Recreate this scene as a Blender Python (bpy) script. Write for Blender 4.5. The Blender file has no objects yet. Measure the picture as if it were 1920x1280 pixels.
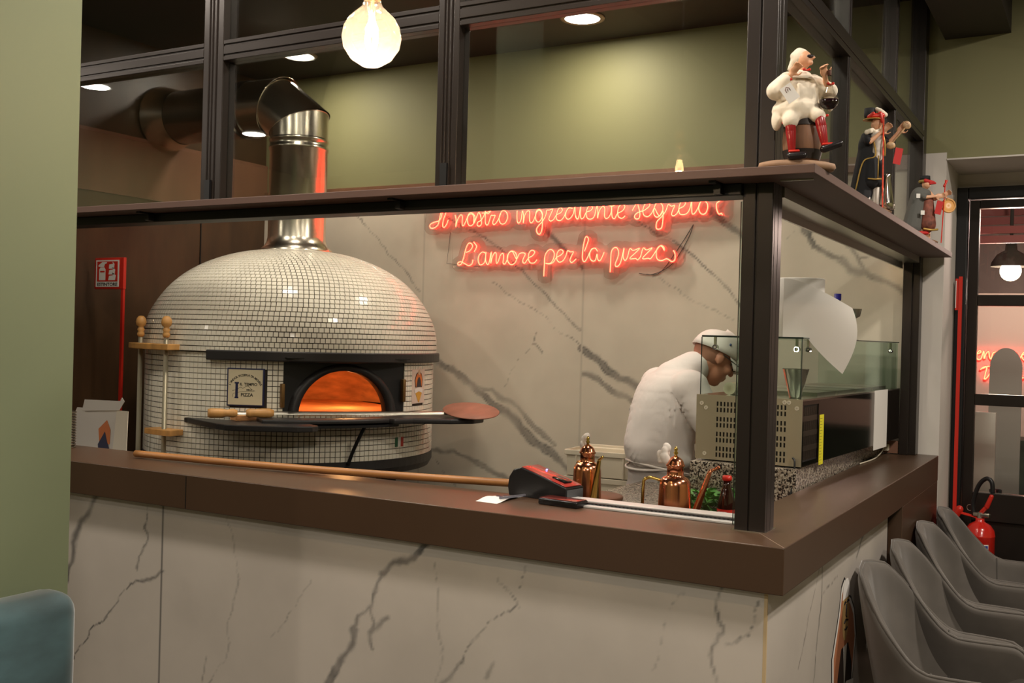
import bpy, bmesh, math, json, random
import numpy as np
from mathutils import Vector, Matrix, Quaternion
R_ = math.radians
S = bpy.context.scene
COL = S.collection
# ---------------- camera, world, exposure, room lights ----------------
cam_d = bpy.data.cameras.new('camera'); cam = bpy.data.objects.new('camera', cam_d); COL.objects.link(cam)
yaw, pitch, roll = -0.518026, -0.003371, 0.02645
f_ = Vector((math.sin(yaw)*math.cos(pitch), math.cos(yaw)*math.cos(pitch), math.sin(pitch)))
r0 = Vector((math.cos(yaw), -math.sin(yaw), 0)); u0 = r0.cross(f_)
rr = r0*math.cos(roll)+u0*math.sin(roll); uu = -r0*math.sin(roll)+u0*math.cos(roll)
m = Matrix((rr, uu, -f_)).transposed().to_4x4(); m.translation = Vector((0.652, -2.4682, 1.6))
cam.matrix_world = m
cam_d.sensor_width = 36; cam_d.lens = 36*1959.04/1920; cam_d.clip_start = .02
S.camera = cam
S.view_settings.view_transform = 'Standard'; S.view_settings.look = 'None'
S.view_settings.exposure = -0.13; S.view_settings.gamma = 1; S.view_settings.use_curve_mapping = False
w = bpy.data.worlds.new('world'); S.world = w; w.use_nodes = True
bg = w.node_tree.nodes['Background']; bg.inputs[0].default_value = (.62, .55, .47, 1); bg.inputs[1].default_value = .28

def lamp(name, kind, loc, energy, color=(1, .86, .68), size=.15, rot=(0, 0, 0), blend=.6, angle=120, parent=None, size_y=None):
    d = bpy.data.lights.new(name, kind); d.energy = energy; d.color = color
    if kind == 'AREA':
        d.size = size
        if size_y: d.shape = 'RECTANGLE'; d.size_y = size_y
        else: d.shape = 'DISK'
    elif kind == 'SPOT': d.spot_size = R_(angle); d.spot_blend = blend; d.shadow_soft_size = size
    else: d.shadow_soft_size = size
    o = bpy.data.objects.new(name, d); COL.objects.link(o); o.location = loc; o.rotation_euler = rot
    return o
WARM = (1, .88, .73)
# kitchen downlights (front pair unseen, without fixtures) and dining room ceiling lamps, partly added fill
KL = [(-1.655, 2.2), (-3.451, 2.143), (-.75, .95), (-2.5, .95)]
for x, y in KL: lamp('downlight_lamp', 'AREA', (x, y, 3.19), 13.5, WARM, .17)
DL = [(-3.0, -.445), (-1.8, -.445), (-.6, -.445), (-5.22, -1.78), (-5.39, -3.44), (1.2, -3.0), (1.6, -.6), (1.3, 1.2), (-.9, -4.6)]  # lamps after the mirrored pair are unseen, added to brighten the room
for i, (x, y) in enumerate(DL): lamp('room_or_fill_lamp', 'AREA', (x, y, 3.19), 22 if i < 3 else (50 if x > 0 else 30), (1, .9, .78), .17)

# ---------------- materials ----------------
MC = {}
def srgb(r, g, b):
    f = lambda c: (c/255/12.92) if c/255 <= .04045 else ((c/255+.055)/1.055)**2.4
    return (f(r), f(g), f(b), 1)
def mat(name, col, rough=.5, metal=0, emit=None, es=1, spec=None, alpha=None, trans=None, coat=0, sheen=0, noise=None, bump=None, ior=None):
    if name in MC: return MC[name]
    m = bpy.data.materials.new(name); m.use_nodes = True; nt = m.node_tree; b = nt.nodes['Principled BSDF']
    c = srgb(*col) if len(col) == 3 and max(col) > 1 else (*col[:3], 1)
    b.inputs['Base Color'].default_value = c; b.inputs['Roughness'].default_value = rough; b.inputs['Metallic'].default_value = metal
    if emit: b.inputs['Emission Color'].default_value = (*emit, 1); b.inputs['Emission Strength'].default_value = es
    if trans: b.inputs['Transmission Weight'].default_value = trans
    if ior: b.inputs['IOR'].default_value = ior
    if coat: b.inputs['Coat Weight'].default_value = coat; b.inputs['Coat Roughness'].default_value = .08
    if sheen: b.inputs['Sheen Weight'].default_value = sheen; b.inputs['Sheen Roughness'].default_value = .4
    if noise:   # (scale, amount, detail, stretch xyz)
        sc, amt, det, st = noise
        tc = nt.nodes.new('ShaderNodeTexCoord'); mp = nt.nodes.new('ShaderNodeMapping'); mp.inputs['Scale'].default_value = st
        n = nt.nodes.new('ShaderNodeTexNoise'); n.inputs['Scale'].default_value = sc; n.inputs['Detail'].default_value = det
        nt.links.new(tc.outputs['Object'], mp.inputs[0]); nt.links.new(mp.outputs[0], n.inputs['Vector'])
        cr = nt.nodes.new('ShaderNodeValToRGB'); cr.color_ramp.elements[0].position = .3; cr.color_ramp.elements[1].position = .7
        cr.color_ramp.elements[0].color = (*[v*(1-amt) for v in c[:3]], 1); cr.color_ramp.elements[1].color = (*[min(1, v*(1+amt)) for v in c[:3]], 1)
        nt.links.new(n.outputs[0], cr.inputs[0]); nt.links.new(cr.outputs[0], b.inputs['Base Color'])
        if bump:
            bp = nt.nodes.new('ShaderNodeBump'); bp.inputs['Strength'].default_value = bump; bp.inputs['Distance'].default_value = .005
            nt.links.new(n.outputs[0], bp.inputs['Height']); nt.links.new(bp.outputs[0], b.inputs['Normal'])
    MC[name] = m; return m
def glass_mat(name, tint, refl=1.0, rough=0.0, ior=1.5):
    if name in MC: return MC[name]
    m = bpy.data.materials.new(name); m.use_nodes = True; nt = m.node_tree; nt.nodes.clear()
    o = nt.nodes.new('ShaderNodeOutputMaterial'); t = nt.nodes.new('ShaderNodeBsdfTransparent'); t.inputs[0].default_value = (*tint, 1)
    g = nt.nodes.new('ShaderNodeBsdfGlossy'); g.inputs['Roughness'].default_value = rough
    fr = nt.nodes.new('ShaderNodeFresnel'); fr.inputs[0].default_value = ior
    mu = nt.nodes.new('ShaderNodeMath'); mu.operation = 'MULTIPLY'; mu.inputs[1].default_value = refl
    mx = nt.nodes.new('ShaderNodeMixShader')
    nt.links.new(fr.outputs[0], mu.inputs[0]); nt.links.new(mu.outputs[0], mx.inputs[0]); nt.links.new(t.outputs[0], mx.inputs[1]); nt.links.new(g.outputs[0], mx.inputs[2]); nt.links.new(mx.outputs[0], o.inputs[0])
    MC[name] = m; return m
def marble_mat(name, base, rough=.12):
    m = bpy.data.materials.new(name); m.use_nodes = True; nt = m.node_tree; b = nt.nodes['Principled BSDF']
    at = nt.nodes.new('ShaderNodeAttribute'); at.attribute_name = 'vein'
    n = nt.nodes.new('ShaderNodeTexNoise'); n.inputs['Scale'].default_value = 2.2; n.inputs['Detail'].default_value = 6
    tc = nt.nodes.new('ShaderNodeTexCoord'); nt.links.new(tc.outputs['Object'], n.inputs['Vector'])
    cr = nt.nodes.new('ShaderNodeValToRGB'); c = srgb(*base)
    cr.color_ramp.elements[0].color = (*[v*.88 for v in c[:3]], 1); cr.color_ramp.elements[1].color = c
    cr.color_ramp.elements[0].position = .35; cr.color_ramp.elements[1].position = .6
    nt.links.new(n.outputs[0], cr.inputs[0])
    mx = nt.nodes.new('ShaderNodeMix'); mx.data_type = 'RGBA'; mx.inputs[7].default_value = srgb(64, 65, 68)
    nt.links.new(at.outputs['Fac'], mx.inputs[0]); nt.links.new(cr.outputs[0], mx.inputs[6]); nt.links.new(mx.outputs[2], b.inputs['Base Color'])
    b.inputs['Roughness'].default_value = rough
    return m
def speckle_mat(name):
    m = bpy.data.materials.new(name); m.use_nodes = True; nt = m.node_tree; b = nt.nodes['Principled BSDF']
    tc = nt.nodes.new('ShaderNodeTexCoord'); v = nt.nodes.new('ShaderNodeTexVoronoi'); v.inputs['Scale'].default_value = 200
    nt.links.new(tc.outputs['Object'], v.inputs['Vector'])
    cr = nt.nodes.new('ShaderNodeValToRGB'); e = cr.color_ramp.elements
    e[0].color = srgb(45, 40, 36); e[0].position = .18; e[1].color = srgb(176, 166, 150); e[1].position = .75
    x = e.new(.38); x.color = srgb(125, 112, 98); x = e.new(.55); x.color = srgb(150, 138, 122)
    cr.color_ramp.interpolation = 'CONSTANT'
    sp = nt.nodes.new('ShaderNodeSeparateColor'); nt.links.new(v.outputs['Color'], sp.inputs[0])
    nt.links.new(sp.outputs[0], cr.inputs[0]); nt.links.new(cr.outputs[0], b.inputs['Base Color']); b.inputs['Roughness'].default_value = .2
    MC[name] = m; return m

GREEN = mat('sage_paint', (128, 125, 88), .62, noise=(1.2, .04, 3, (1, 1, 1)))
GREENL = mat('sage_paint_front', (118, 128, 100), .6, noise=(1.5, .04, 3, (1, 1, 1)))
WHITE = mat('white_plaster', (205, 198, 190), .7, noise=(3, .03, 3, (1, 1, 1)))
DARKC = mat('dark_ceiling', (44, 36, 32), .6)
FLOOR = mat('floor_stone', (92, 82, 72), .35, noise=(4, .12, 5, (1, 1, 1)))
BROWNW = mat('brown_panel', (66, 46, 28), .42, noise=(5, .35, 7, (1.5, 1.5, .35)), bump=.1)
BROWNT = mat('rust_panel', (118, 82, 62), .4, noise=(5, .18, 6, (1.5, 1.5, .35)))
COUNTER = mat('brown_laminate', (76, 56, 41), .34, noise=(2.5, .06, 4, (1, 1, 1)))
SHELFM = mat('shelf_laminate', (88, 64, 54), .6)
STEELB = mat('black_steel', (44, 37, 33), .33, .35)
BLACK = mat('matt_black', (16, 15, 16), .45)
IRON = mat('dark_iron', (52, 50, 50), .42, .3)
FLUEM = mat('flue_steel', (236, 226, 206), .24, 1)
CHROME = mat('stainless', (225, 220, 210), .14, 1)
BRUSH = mat('brushed_steel', (185, 180, 168), .3, 1)
SATIN = mat('satin_steel', (182, 174, 150), .42, .75)
COPPER = mat('copper', (240, 158, 118), .18, 1)
BRASS = mat('brass', (224, 188, 104), .2, 1)
TILE = mat('white_tile', (236, 230, 214), .12, noise=(9, .05, 2, (1, 1, 1)))
GROUT = mat('dark_grout', (52, 42, 34), .8)
WOOD = mat('light_wood', (205, 152, 88), .42, noise=(18, .22, 5, (1, 1, .2)))
WOODD = mat('pole_wood', (158, 108, 60), .4, noise=(14, .25, 5, (.3, 2, 2)))
WOODR = mat('peel_wood', (150, 98, 78), .5, noise=(18, .2, 5, (1, .3, 1)))
RED = mat('red_paint', (205, 44, 30), .35)
REDF = mat('red_cloth', (190, 34, 32), .7)
PAPER = mat('white_paper', (232, 228, 222), .8)
WHITEC = mat('white_cloth', (228, 220, 212), .85, noise=(14, .05, 3, (1, 1, 1)))
CREAM = mat('cream_cloth', (232, 220, 200), .85, noise=(30, .1, 3, (1, 1, 1)))
SKIN = mat('skin', (205, 140, 112), .5)
HAIR = mat('dark_hair', (58, 42, 34), .7)
VELVET = mat('grey_velvet', (94, 88, 82), .75, sheen=.5, noise=(9, .16, 5, (1, 1, 1)))
TEAL = mat('teal_velvet', (58, 84, 90), .75, sheen=.6, noise=(6, .45, 6, (1, 1, 2)))
PLW = mat('white_plastic', (216, 206, 184), .4)
GLASS = glass_mat('pane_glass', (.96, .975, .96), .5)
GLASSC = glass_mat('case_glass', (.90, .96, .93), .32)
GRANITE = speckle_mat('granite')
LEDW = mat('lamp_disc', (255, 250, 240), .5, emit=(1, .93, .8), es=9)
NEON = mat('neon_glow', (255, 60, 40), .4, emit=(1, .030, .018), es=8.5)
NEONC = mat('neon_core', (255, 160, 110), .4, emit=(1, .10, .045), es=9)
ACRYL = glass_mat('acrylic', (.93, .90, .89), .8)
INK = mat('navy_ink', (30, 32, 70), .6)
INKK = mat('black_ink', (25, 23, 24), .6)
ORANGE = mat('orange_ink', (214, 120, 58), .6)

# ---------------- builders ----------------
def empty(name, loc=(0, 0, 0), rz=0, label=None, cat=None, group=None):
    o = bpy.data.objects.new(name, None); COL.objects.link(o); o.location = loc; o.rotation_euler = (0, 0, rz); o.empty_display_size = .1
    return tag(o, label, cat, group)
def tag(o, label=None, cat=None, group=None, kind=None):
    if label: o['label'] = label
    if cat: o['category'] = cat
    if group: o['group'] = group
    if kind: o['kind'] = kind
    return o
def basis(d):
    d = Vector(d).normalized(); a = Vector((0, 0, 1)) if abs(d.z) < .95 else Vector((1, 0, 0))
    x = a.cross(d).normalized(); return x, d.cross(x), d
class MB:
    def __init__(s): s.v = []; s.f = []; s.mi = []; s.sm = []
    def add(s, vs, fs, mi=0, smooth=False):
        o = len(s.v); s.v += [tuple(v) for v in vs]
        for f in fs: s.f.append(tuple(i+o for i in f)); s.mi.append(mi); s.sm.append(smooth)
        return s
    def box(s, a, b, mi=0, M=None):
        x0, y0, z0 = a; x1, y1, z1 = b
        vs = [Vector(p) for p in ((x0,y0,z0),(x1,y0,z0),(x1,y1,z0),(x0,y1,z0),(x0,y0,z1),(x1,y0,z1),(x1,y1,z1),(x0,y1,z1))]
        if M: vs = [M @ v for v in vs]
        return s.add(vs, [(0,3,2,1),(4,5,6,7),(0,1,5,4),(1,2,6,5),(2,3,7,6),(3,0,4,7)], mi)
    def rbox(s, a, b, r=.004, mi=0, M=None, seg=2):
        bm = bmesh.new(); bmesh.ops.create_cube(bm, size=1)
        for v in bm.verts:
            v.co = Vector([(a[i]+b[i])/2+v.co[i]*(b[i]-a[i]) for i in range(3)])
        bmesh.ops.bevel(bm, geom=bm.edges[:], offset=r, segments=seg, profile=.5, affect='EDGES')
        bm.verts.index_update()
        s.add([M @ v.co if M else v.co.copy() for v in bm.verts], [[v.index for v in f.verts] for f in bm.faces], mi, True); bm.free(); return s
    def lathe(s, prof, base=(0,0,0), axis=(0,0,1), n=32, mi=0, smooth=True, a0=0, a1=2*math.pi, sx=1, sy=1):
        x, y, d = basis(axis); 
        if abs(Vector(axis).normalized().z) > .999: x, y, d = Vector((1,0,0)), Vector((0,1,0))*(1 if Vector(axis).z > 0 else -1), Vector(axis).normalized()
        full = abs(a1-a0-2*math.pi) < 1e-6; k = n if full else n+1; vs = []
        for r, h in prof:
            for i in range(k):
                t = a0+(a1-a0)*i/n; vs.append(Vector(base)+x*r*sx*math.cos(t)+y*r*sy*math.sin(t)+d*h)
        fs = []
        for j in range(len(prof)-1):
            for i in range(n):
                i2 = (i+1) % k; fs.append((j*k+i, j*k+i2, (j+1)*k+i2, (j+1)*k+i))
        return s.add(vs, fs, mi, smooth)
    def cyl(s, p0, p1, r0, r1=None, n=16, mi=0, smooth=True):
        r1 = r0 if r1 is None else r1; p0 = Vector(p0); p1 = Vector(p1); L = (p1-p0).length
        e = .0001
        return s.lathe([(e, 0), (r0, 0), (r0, 0), (r1, L), (r1, L), (e, L)], p0, p1-p0, n, mi, smooth)
    def ell(s, c, r, M=None, n=20, mi=0):
        vs = []; m_ = n//2
        for j in range(m_+1):
            a = -math.pi/2+math.pi*j/m_
            for i in range(n):
                t = 2*math.pi*i/n; v = Vector((r[0]*math.cos(a)*math.cos(t), r[1]*math.cos(a)*math.sin(t), r[2]*math.sin(a)))
                if M: v = M @ v
                vs.append(Vector(c)+v)
        return s.add(vs, [(j*n+i, j*n+(i+1)%n, (j+1)*n+(i+1)%n, (j+1)*n+i) for j in range(m_) for i in range(n)], mi, True)
    def cap(s, p0, p1, r0, r1=None, n=12, mi=0):
        r1 = r0 if r1 is None else r1; p0 = Vector(p0); p1 = Vector(p1); L = max((p1-p0).length, 1e-5)
        pr = [(max(r0*math.cos(a), 1e-5), r0*math.sin(a)) for a in [-math.pi/2*k/4 for k in (4,3,2,1,0)]]+[(max(r1*math.cos(a), 1e-5), L+r1*math.sin(a)) for a in [math.pi/2*k/4 for k in (0,1,2,3,4)]]
        return s.lathe(pr, p0, p1-p0, n, mi)
    def tube(s, pts, r, n=8, mi=0, closed=False):
        pts = [Vector(p) for p in pts]; N = len(pts); vs = []; prev = None
        for i, p in enumerate(pts):
            if closed: d = pts[(i+1) % N]-pts[i-1]
            else: d = pts[min(i+1, N-1)]-pts[max(i-1, 0)]
            if d.length < 1e-9: d = Vector((0,0,1))
            d.normalize()
            if prev is None: x, y, _ = basis(d)
            else:
                x = prev-d*prev.dot(d)
                if x.length < 1e-6: x, y, _ = basis(d)
                x.normalize(); y = d.cross(x)
            prev = x; rad = r[i] if isinstance(r, (list, tuple)) else r
            for k in range(n):
                t = 2*math.pi*k/n; vs.append(p+(x*math.cos(t)+y*math.sin(t))*rad)
        fs = [(i*n+k, i*n+(k+1)%n, ((i+1)%N)*n+(k+1)%n, ((i+1)%N)*n+k) for i in range(N if closed else N-1) for k in range(n)]
        if not closed: fs += [tuple(range(n-1, -1, -1)), tuple((N-1)*n+k for k in range(n))]
        return s.add(vs, fs, mi, True)
    def prism(s, out, h, M=None, mi=0, z0=0):
        n = len(out); vs = [Vector((x, y, z0)) for x, y in out]+[Vector((x, y, z0+h)) for x, y in out]
        if M: vs = [M @ v for v in vs]
        return s.add(vs, [tuple(range(n-1,-1,-1)), tuple(range(n, 2*n))]+[(i, (i+1)%n, (i+1)%n+n, i+n) for i in range(n)], mi)
    def build(s, name, mats, parent=None, local=False, bevel=0, sub=0, kind=None, label=None, cat=None, group=None, solid=0):
        me = bpy.data.meshes.new(name)
        vs = s.v
        if parent is not None and not local:
            Mi = (Matrix.Translation(parent.location) @ parent.rotation_euler.to_matrix().to_4x4()).inverted() if parent.parent is None else (WM(parent)).inverted()
            vs = [tuple(Mi @ Vector(v)) for v in vs]
        me.from_pydata(vs, [], s.f)
        if not isinstance(mats, (list, tuple)): mats = [mats]
        for m_ in mats: me.materials.append(m_)
        me.polygons.foreach_set('material_index', s.mi); me.polygons.foreach_set('use_smooth', s.sm)
        o = bpy.data.objects.new(name, me); COL.objects.link(o)
        if parent is not None: o.parent = parent
        if solid: q = o.modifiers.new('s', 'SOLIDIFY'); q.thickness = solid; q.offset = 0
        if bevel: q = o.modifiers.new('b', 'BEVEL'); q.width = bevel; q.segments = 2; q.limit_method = 'ANGLE'
        if sub: q = o.modifiers.new('u', 'SUBSURF'); q.levels = sub; q.render_levels = sub
        return tag(o, label, cat, group, kind)
def WM(o):
    M = Matrix.Translation(o.location) @ o.rotation_euler.to_matrix().to_4x4()
    return WM(o.parent) @ M if o.parent else M
def apply_mods(o):
    bpy.context.view_layer.update()
    me = bpy.data.meshes.new_from_object(o.evaluated_get(bpy.context.evaluated_depsgraph_get()))
    o.modifiers.clear(); old = o.data; o.data = me; bpy.data.meshes.remove(old); return o
def blob(name, mb, m_, parent, vox, sm=6, local=True, **k):
    o = mb.build(name, m_, parent, local=local, **k)
    q = o.modifiers.new('r', 'REMESH'); q.mode = 'VOXEL'; q.voxel_size = vox; q.use_smooth_shade = True
    q = o.modifiers.new('s', 'SMOOTH'); q.iterations = sm; q.factor = .6
    return apply_mods(o)
def copy_tree(o, parent=None):
    c = o.copy(); COL.objects.link(c); c.parent = parent
    for ch in list(o.children): copy_tree(ch, c)
    return c
def spline(pts, k=6, closed=False):
    P_ = [Vector(p) for p in pts]; n = len(P_); out = []
    for i in range(n if closed else n-1):
        a = P_[(i-1) % n] if (closed or i > 0) else P_[0]; b = P_[i]; c = P_[(i+1) % n]; d = P_[(i+2) % n] if (closed or i+2 < n) else P_[-1]
        for j in range(k):
            t = j/k; out.append(.5*((2*b)+(c-a)*t+(2*a-5*b+4*c-d)*t*t+(3*b-a-3*c+d)*t**3))
    if not closed: out.append(P_[-1])
    return out
def text(name, body, size, M, m_, parent, depth=.0004, align='CENTER', bold=0, label=None, sx=1):
    cu = bpy.data.curves.new(name, 'FONT'); cu.body = body; cu.size = size; cu.extrude = depth; cu.align_x = align; cu.align_y = 'CENTER'; cu.offset = bold; cu.resolution_u = 3
    t = bpy.data.objects.new('tmp_text', cu); COL.objects.link(t); bpy.context.view_layer.update()
    me = bpy.data.meshes.new_from_object(t.evaluated_get(bpy.context.evaluated_depsgraph_get()))
    bpy.data.objects.remove(t); bpy.data.curves.remove(cu)
    me.transform(Matrix.Diagonal((sx, 1, 1, 1)))
    W_ = WM(parent).inverted() @ M if parent else M
    me.transform(W_); me.materials.clear(); me.materials.append(m_); me.name = name
    o = bpy.data.objects.new(name, me); COL.objects.link(o)
    if parent: o.parent = parent
    if label: o['label'] = label
    return o
def frame_mat(origin, xdir, ydir):
    x = Vector(xdir).normalized(); y = Vector(ydir); y = (y-x*y.dot(x)).normalized(); z = x.cross(y)
    M = Matrix((x, y, z)).transposed().to_4x4(); M.translation = Vector(origin); return M

# ---------------- value noise for veined slabs ----------------
rng = np.random.RandomState(4); NT = rng.rand(64, 64)
def vnoise(x, y):
    xi = np.floor(x).astype(int); yi = np.floor(y).astype(int); fx = x-xi; fy = y-yi; fx = fx*fx*(3-2*fx); fy = fy*fy*(3-2*fy)
    g = lambda a, b: NT[a % 64, b % 64]
    return (g(xi,yi)*(1-fx)+g(xi+1,yi)*fx)*(1-fy)+(g(xi,yi+1)*(1-fx)+g(xi+1,yi+1)*fx)*fy
def fbm(x, y, o=4): return sum(vnoise(x*2**i+17*i, y*2**i+5*i)*.5**i for i in range(o))/sum(.5**i for i in range(o))
def slab(name, u0, u1, z0, z1, place, step, veins, m_, kind='structure', parent=None, seams=(), flip=False, seam_v=.85, vs_=1.45):
    nu = int((u1-u0)/step)+1; nz = int((z1-z0)/step)+1
    U, Z = np.meshgrid(np.linspace(u0, u1, nu), np.linspace(z0, z1, nz)); 
    du = (fbm(U*9, Z*9)-.5)*.045+(fbm(U*40+9, Z*40)-.5)*.012; dz = (fbm(U*9+31, Z*9+7)-.5)*.045+(fbm(U*40, Z*40+3)-.5)*.012
    X_, Y_ = U+du, Z+dz; val = np.zeros_like(U)
    for wd, st, pts in veins:
        best = np.full_like(U, 9.); side = np.zeros_like(U)
        for (ax, ay), (bx, by) in zip(pts[:-1], pts[1:]):
            ex, ey = bx-ax, by-ay; L2 = ex*ex+ey*ey+1e-9
            t = np.clip(((X_-ax)*ex+(Y_-ay)*ey)/L2, 0, 1); dx = X_-ax-t*ex; dy = Y_-ay-t*ey; d = np.hypot(dx, dy)
            sg = np.sign(ex*(Y_-ay)-ey*(X_-ax)); side = np.where(d < best, sg*d, side); best = np.minimum(best, d)
        wv = wd*(.35+1.1*fbm(U*7+wd*90, Z*7))
        a = np.clip(1.25-best/(wv*.5+1e-6), 0, 1)
        if wd > .016:
            tex = .50+.32*np.clip(fbm(U*16+Z*12, Z*8-U*5, 3)*1.8-.4, 0, 1)
            edge = np.exp(-((np.abs(side)-wv*.36)/.0045)**2)*.55*np.clip(fbm(U*9, Z*9)*4-1.6, 0, 1)
            a = np.clip(a*tex+edge*(a > 0), 0, 1)
        else: a = a*(.35+1.1*np.clip(fbm(U*14+3, Z*14)-.2, 0, 1))
        val = np.maximum(val, a*st*vs_)
    for sm_ in seams: val = np.where(np.abs(U-sm_) < step*.55, seam_v, val)
    val = np.clip(val+np.clip(fbm(U*3+50, Z*3, 5)-.62, 0, 1)*.35, 0, 1)
    me = bpy.data.meshes.new(name); co = np.array([place(u, z) for u, z in zip(U.ravel(), Z.ravel())], dtype=float)
    i = np.arange(nu*nz).reshape(nz, nu); q = np.stack([i[:-1,:-1], i[:-1,1:], i[1:,1:], i[1:,:-1]], -1).reshape(-1, 4)
    if flip: q = q[:, ::-1]
    me.from_pydata(co.tolist(), [], q.tolist()); at = me.attributes.new('vein', 'FLOAT', 'POINT'); at.data.foreach_set('value', val.ravel().astype(np.float32))
    me.materials.append(m_); o = bpy.data.objects.new(name, me); COL.objects.link(o)
    if parent: o.parent = parent
    if kind: o['kind'] = kind
    return o
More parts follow.
